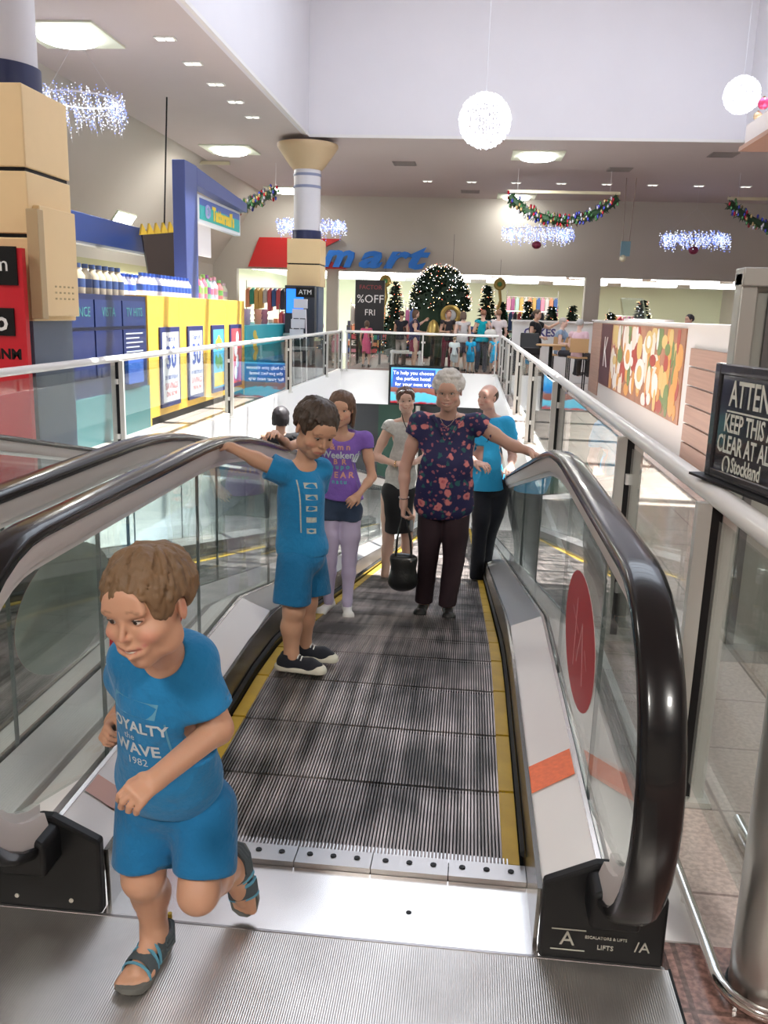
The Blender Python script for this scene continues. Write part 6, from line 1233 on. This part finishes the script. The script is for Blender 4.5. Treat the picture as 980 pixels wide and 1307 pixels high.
# ================================================================ right side: cafe counter, mural kiosk
kw = mat('kiosk_white', (.74, .71, .69), .4); wood = mat('kiosk_wood', (.42, .26, .20), .45, var=.25, vscale=7, stretch=(1, .15, 6))
mk_ = thing('kiosk', 'white kiosk wall with a big food mural and wooden boards on the right', 'kiosk', (3, 13.5, 0))
part('front_wall', B(2.52, 8.0, 0, 2.62, 19.0, 1.53), kw, mk_); part('top_ledge', B(2.48, 8.0, 1.53, 2.95, 19.0, 1.56), kw, mk_); part('end_panel', B(2.50, 17.65, .10, 2.52, 18.95, 1.50), wood, mk_)
part('end_wall', B(2.62, 18.9, 0, 5.5, 19.0, 1.53), kw, mk_)
for i in range(6): part('wood_board', B(2.485, 8.05, .02+i*.215, 2.52, 10.38, .215+i*.215), wood, mk_, bevel=.004)
mu = part('mural', B(2.505, 10.75, .36, 2.52, 17.6, 1.50), mat('mural_base', (.42, .20, .12), .4, var=.6, vscale=3), mk_)
rr = random.Random(3); cols = [(.10, .02, .03), (.72, .36, .10), (.80, .72, .62), (.45, .08, .06), (.20, .28, .10), (.72, .52, .20), (.34, .12, .10), (.84, .80, .76)]
cm = [mat('mural_%d' % i, c_, .4) for i, c_ in enumerate(cols)]
part('mural_strip', B(2.500, 16.3, .37, 2.505, 17.58, 1.49), cm[0], mu)
def mside(y, z): return frame((2.4985, y, z), (0, -1, 0), (0, 0, 1))
part('mural_letter', text_mb('K', .8, .002, mside(16.9, .95)), cm[7], mu)
for k in range(150):
    y = rr.uniform(10.95, 16.1); z = rr.uniform(.45, 1.42); ry = rr.uniform(.07, .22); rz = rr.uniform(.07, .24)
    part('mural_shape', MB().prism([(max(10.78, min(16.25, y+ry*math.cos(a))), max(.38, min(1.48, z+rz*math.sin(a)))) for a in [2*PI*i/12 for i in range(12)]], 'x', 2.5035-.00002*k, 2.505), cm[rr.choice((1, 1, 2, 2, 3, 7, 4, 5, 6, 7)) if y > 12.2 else rr.choice((1, 3, 4, 4, 5, 1, 3))], mu, smooth=0)
for (y, z, r1, c1_, c2_) in ((14.5, 1.0, .34, 7, 1), (13.4, .80, .36, 7, 5), (12.9, 1.28, .26, 5, 7)):
    for q, (ff, cc) in enumerate(((1, c1_), (.55, c2_))): part('mural_plate', MB().prism([(y+r1*ff*math.cos(a), max(.38, min(1.48, z+r1*.62*ff*math.sin(a)))) for a in [2*PI*i/20 for i in range(20)]], 'x', 2.4995-.0008*q, 2.505), cm[cc], mu, smooth=0)
t = thing('counter_display', 'white sneeze guard stand lying on the right kiosk wall', 'display', (2.9, 14.8, 1.56)); part('tray', B(2.7, 14.2, 1.56, 3.1, 16.4, 1.60), kw, t); part('shield', MB().prism([(16.3, 1.60), (16.6, 1.60), (17.0, 1.95), (16.9, 1.97)], 'x', 2.7, 3.1), clear, t)
# cafe counter facing the corner of the void
cc_ = thing('cafe_counter', 'low white cafe counter with red and blue lettering beyond the right rail', 'counter', (2, 21.9, 0))
part('front', B(.98, 22.2, 0, 3.0, 22.3, 1.46), kw, cc_, bevel=.01); part('front', B(3.0, 19.05, 0, 3.08, 22.2, 1.46), kw, cc_); part('top', B(.95, 22.1, 1.46, 3.1, 22.6, 1.50), kw, cc_)
part('lettering', text_mb('CAKES', .26, .004, frame((1.65, 22.195, 1.20), (1, 0, 0), (0, 0, 1)), bold=.008), mat('letter_navy', (.08, .07, .22), .5), cc_); part('lettering', text_mb('& TEA', .20, .004, frame((2.45, 22.195, 1.02), (1, 0, 0), (0, 0, 1)), bold=.006), pc['red'], cc_)
tanw = mat('chair_tan', (.50, .30, .14), .5)
for i, (x, y, lb) in enumerate(((2.32, 19.75, 'tan backed cafe chair under the person in pink'), (2.05, 20.75, 'tan backed cafe chair under the bald man'))):
    t = thing('cafe_chair', lb, 'chair', (x, y, 0)); part('seat', B(x-.2, y-.2, .72, x+.2, y+.2, .76), tanw, t, bevel=.01); part('backrest', B(x-.2, y-.26, .85, x+.2, y-.23, 1.15), tanw, t, bevel=.01)
    for a in (-.17, .17):
        for b in (-.17, .17): part('leg', MB().tube([(x+a, y+b, 0), (x+a, y+b, .72)], .014, 6), matte_black, t)
t = thing('cafe_table', 'small dark cafe table in front of the seated people', 'table', (1.75, 19.9, 0)); part('table_top', MB().lathe((1.75, 19.9, .96), [(.32, 0), (.34, .02), (.32, .04)], 20), tanw, t); part('pedestal', MB().lathe((1.75, 19.9, 0), [(.22, 0), (.22, .02), (.04, .06), (.04, .96)], 14), matte_black, t)
t = thing('folded_pram', 'black padded pram seat parked by the cafe counter', 'pram', (1.35, 20.6, 0)); part('pram_seat', MB().prism([(20.3, .75), (20.75, .62), (21.0, 1.15), (20.85, 1.22), (20.6, .88), (20.3, .9)], 'x', 1.12, 1.55), matte_black, t, bevel=.02)
for a in (1.15, 1.52):
    part('frame', MB().tube([(a, 20.35, .12), (a, 20.9, .65), (a, 21.15, 1.05)], .014, 6), steel, t)
    for y in (20.32, 20.98): part('wheel', MB().cyl((a-.015, y, .09), (a+.015, y, .09), .09, n=16), matte_black, t); part('strut', MB().tube([(a, y, .09), (a, 20.6, .6)], .012, 6), steel, t)
# aluminium framed cabinet just beyond the right rail
ac = thing('directory_cabinet', 'grey aluminium framed cabinet standing just beyond the right rail', 'cabinet', (1.8, 4.3, 0)); al = mat('aluminium', (.46, .46, .44), .35, .6)
for x in (1.17, 2.6): part('frame_post', B(x, 4.1, 0, x+.075, 4.2, 1.80), al, ac, bevel=.006)
part('frame_post', B(1.30, 4.12, 0, 1.335, 4.18, 1.74), mat('aluminium_dark', (.12, .12, .12), .4), ac); part('top_frame', B(1.17, 4.08, 1.74, 2.68, 4.22, 1.82), al, ac, bevel=.006)
part('panel', B(1.25, 4.14, .05, 2.6, 4.18, 1.74), mat('cabinet_panel', (.33, .34, .31), .4), ac); part('base', B(1.17, 4.05, 0, 2.68, 4.25, .06), al, ac)
# ================================================================ wall screen under the far fascia
tv = thing('wall_screen', 'flat travel advert screen hanging below the far rail behind the woman in grey', 'screen', (-1.2, 23.4, -.82)); part('case', B(-2.16, 23.36, -.84, -.30, 23.48, .22), matte_black, tv, bevel=.008)
sk_ = bpy.data.materials.new('screen_picture'); sk_.use_nodes = True
def pic(m):
    n = m.node_tree; n.nodes.clear(); L = n.links.new; o = n.nodes.new('ShaderNodeOutputMaterial'); e = n.nodes.new('ShaderNodeEmission'); e.inputs[1].default_value = 1.1; L(e.outputs[0], o.inputs[0])
    tc = n.nodes.new('ShaderNodeTexCoord'); sp = n.nodes.new('ShaderNodeSeparateXYZ'); L(tc.outputs['Generated'], sp.inputs[0]); ns = n.nodes.new('ShaderNodeTexNoise'); ns.inputs['Scale'].default_value = 5; L(tc.outputs['Generated'], ns.inputs['Vector'])
    a = n.nodes.new('ShaderNodeMath'); a.operation = 'MULTIPLY_ADD'; a.inputs[1].default_value = .35; L(ns.outputs['Fac'], a.inputs[0]); L(sp.outputs['Z'], a.inputs[2])
    r = n.nodes.new('ShaderNodeValToRGB'); r.color_ramp.interpolation = 'LINEAR'; el = r.color_ramp.elements; el[0].position = .18; el[0].color = (.45, .02, .03, 1); el[1].position = 1.1; el[1].color = (.15, .55, .95, 1)
    for p, c_ in ((.26, (.10, .55, .75, 1)), (.42, (.15, .60, .80, 1)), (.46, (.30, .08, .06, 1)), (.62, (.34, .16, .12, 1)), (.66, (.06, .22, .55, 1)), (.85, (.05, .40, .90, 1))): q = el.new(p); q.color = c_
    L(a.outputs[0], r.inputs[0]); L(r.outputs[0], e.inputs[0])
pic(sk_); part('picture', B(-2.10, 23.352, -.78, -.36, 23.36, .16), sk_, tv); wt = glow('screen_white', (1, 1, 1), 1.2); [part('caption', text_mb(s_, .135, .002, frame((-1.50, 23.346, .02-.15*i), (1, 0, 0), (0, 0, 1))), wt, tv) for i, s_ in enumerate(('To help you choose', 'the perfect hotel', 'for your next trip'))]; part('caption_box', B(-2.05, 23.348, -.36, -.92, 23.352, .12), glow('caption_blue', (.03, .08, .35), .8), tv)
# ================================================================ hanging Christmas decorations
cord = mat('cord_pale', (.72, .72, .76), .5); led = glow('led_white', (.78, .84, 1), 1.5); ledb = glow('led_blue', (.20, .32, 1), 1.2); ledw = glow('led_cool', (.90, .91, 1), 1.25)
def light_ball(x, y, z, r, lb, seed):
    t = thing('light_ball', lb, 'light', (x, y, z-r)); rr = random.Random(seed); mb = MB(); st = MB()
    for i in range(44):
        a = 2*PI*i/44; st.tube([(x+r*.96*math.sin(b)*math.cos(a), y+r*.96*math.sin(b)*math.sin(a), z+r*.96*math.cos(b)) for b in [PI*k/10 for k in range(11)]], .0015, 3)
        for k in range(40): b = math.acos(1-2*(k+.5+rr.uniform(-.4, .4))/40); q = r*rr.uniform(.93, 1.03); a2 = a+rr.uniform(-.05, .05); mb.ball((x+q*math.sin(b)*math.cos(a2), y+q*math.sin(b)*math.sin(a2), z+q*math.cos(b)), (.008, .008, .014), 4)
    o = part('bulbs', mb, ledw, t, smooth=0); o['kind'] = 'stuff'; o = part('strands', st, mat('strand_white', (.75, .76, .8), .4), t); o['kind'] = 'stuff'; part('cord', MB().tube([(x, y, z+r*.96), (x, y, WZ-.02)], .006, 5), cord, t)
light_ball(.02, 14, 4.40, .38, 'glowing white light ball hanging nearest, above the middle of the void', 1); light_ball(5.0, 19, 5.93, .34, 'glowing white light ball hanging farther back at the upper right', 2)
def icicles(x, y, z, w, h, lb, seed, bauble=True, top=CZ):
    t = thing('icicle_lights', lb, 'light', (x, y, z-h/2)); rr = random.Random(seed); mb = MB(); wr = MB()
    for i in range(150):
        a = 2*PI*i/150; px = x+w/2*math.cos(a)*rr.uniform(.72, 1.05); py = y+w/2*math.sin(a)*rr.uniform(.72, 1.05); L = h*rr.uniform(.45, 1.)*(.8 if i % 2 else 1)
        z0 = z+h/2*rr.uniform(.5, 1); wr.tube([(px, py, z0), (px+.05, py, z0-L)], .0015, 3)
        for k in range(7): mb.ball((px+.05*k/7+rr.uniform(-.03, .03), py, z0-L*k/7), .014 if y > 20 else .0075, 4, 0 if rr.random() < .55 else 1)
    o = part('bulbs', mb, [led, ledb], t, smooth=0); o['kind'] = 'stuff'; o = part('wires', wr, cord, t, smooth=0); o['kind'] = 'stuff'
    part('hoop', MB().tube([(x+w*.44*math.cos(a), y+w*.44*math.sin(a), z+h*.3) for a in [2*PI*k/24 for k in range(24)]], .012, 5, closed=True), cord, t)
    for s in (-1, 1): part('cord', MB().tube([(x+s*w*.44, y, z+h*.3), (x, y, z+h*.3+.8), (x, y, top)], .002, 4), cord, t)
    if bauble: part('bauble', MB().ball((x, y-.1, z-h*.52), (.15, .15, .12), 12), mat('bauble_wine', (.22, .02, .06), .3), t)
icicles(-5.75, 12.9, 4.25, 1.25, .50, 'icicle light cluster beside the near cream column', 3, False); icicles(-5.0, 27.0, 3.97, 2.0, .50, 'icicle light cluster passing behind the far column', 4, False)
icicles(1.80, 28.0, 3.98, 2.15, .52, 'icicle light cluster with wine bauble under the middle garland', 5); icicles(6.45, 28.0, 3.92, 1.95, .50, 'icicle light cluster with wine bauble at the right', 6)
def garland(x0, x1, y, z, sag, lb, seed, bar=True, dy=0., dz=0.):
    t = thing('garland', lb, 'garland', ((x0+x1)/2, y, z-sag)); rr = random.Random(seed); mb = MB(); bl = MB(); n = 230
    cols_ = [mat('bauble_%d' % i, c_, .2, .6) for i, c_ in enumerate(((.55, .03, .06), (.08, .10, .55), (.65, .5, .25), (.10, .30, .12), (.55, .55, .62)))]
    P_ = lambda u: Vector((x0+(x1-x0)*u, y+dy*u, z-.10-sag*(1-(2*u-1)**2)**.9*(1 if not dz else .45)+dz*u))
    for i in range(n):
        p = P_(rr.random()); d = Vector((rr.uniform(-1, 1), rr.uniform(-1, 1), rr.uniform(-1, 1))).normalized(); e = p+d*.22; s = d.orthogonal().normalized()*.05; mb.add([p+s, p-s, e, p+d.cross(s)], [(0, 1, 2), (0, 3, 2), (1, 3, 2)])
    mb.tube([P_(k/16) for k in range(17)], .10, 7)
    for i in range(150): p = P_((i+.5)/150); d = Vector((rr.uniform(-1, 1), rr.uniform(-1, .4), rr.uniform(-1, .8))).normalized(); bl.ball(p+d*.17, (.036, .036, .06), 5, rr.randrange(5))
    o = part('tinsel', mb, mat('tinsel_green', (.02, .07, .03), .6), t, smooth=0); o['kind'] = 'stuff'; o = part('baubles', bl, cols_, t); o['kind'] = 'stuff'
    bm_ = mat('bar_gold', (.62, .58, .42), .35, .4)
    if bar: part('bar', MB().box(min(x0, x1)-.06, y-.05, z-.02, max(x0, x1)+.06, y+.05, z+.05), bm_, t); xs = (x0+.2, x1-.2)
    else: part('bar', MB().box(x0-1.2, y-.3, CZ-.1, x0+.9, y-.2, CZ-.02), bm_, t); xs = (x1,)
    for q in xs: part('cord', MB().tube([(q, y+(dy if not bar else 0), z+(dz if not bar else 0)), (q, y+(dy if not bar else 0), CZ)], .006, 4), cord, t)
    return t
garland(.80, 3.62, 24.7, 4.80, .60, 'swag garland of coloured baubles under a pale bar, middle of the far ceiling', 7); garland(6.55, 9.4, 24.9, 4.75, .60, 'swag garland of coloured baubles cut off by the right edge', 8)
garland(-7.6, -5.5, 24.5, 4.15, .3, 'garland end of coloured baubles rising behind the blue arch', 9, False, 0, .65)
t = thing('hanging_tag', 'small blue sign with pale bottom hanging on two thin cords right of the middle garland', 'sign', (4.15, 26, 3.25))
for s in (-.09, .09): part('cord', MB().tube([(4.15+s, 26, 3.7), (4.15+s*1.5, 26, CZ)], .012, 4), mat('cord_brown', (.28, .22, .18), .6), t)
part('board', B(4.02, 25.97, 3.32, 4.28, 26.03, 3.72), mat('tag_blue', (.18, .35, .46), .5), t); part('lamp', MB().ball((4.10, 26, 3.26), .10, 10), mat('tag_pale', (.75, .72, .55), .5), t)
# beam end with ornaments at the upper right corner
t = thing('ledge', 'pale hanging ledge with a brown underside at the upper right edge', 'ledge', (4.6, 11, 4.03)); bmm = mat('beam_cream', (.66, .60, .58), .6)
part('beam_box', MB().box(3.80, 8.0, 4.09, 5.5, 14.0, 4.38), bmm, t); part('beam_soffit', B(3.74, 7.95, 4.03, 5.55, 14.05, 4.09), mat('soffit_brown', (.32, .17, .12), .5), t); [part('hanger', MB().cyl((x_, 8.5, 4.38), (x_, 8.5, WZ), .03), bmm, t) for x_ in (4.6, 5.3)]
for i, (x, z, r, c_) in enumerate(((3.87, 4.452, .062, (.75, .55, .35)), (3.93, 4.62, .08, (.75, .08, .22)), (4.01, 4.458, .068, (.68, .50, .30)), (4.10, 4.665, .08, (.75, .10, .25)), (4.165, 4.47, .078, (.6, .62, .4)))):
    t = thing('bauble', ['small gold', 'pink', 'second gold', 'high pink', 'pale green'][i]+' bauble heaped on the ledge at the upper right', 'bauble', (x, 13.75, z-r), 'baubles on the ledge'); part('ball', MB().ball((x, 13.75, z), r, 12), mat('orn_%d' % i, c_, .2, .4), t); part('cap', MB().lathe((x, 13.75, z+r*.95), [(r*.22, 0), (r*.22, r*.2)], 8), gold, t)
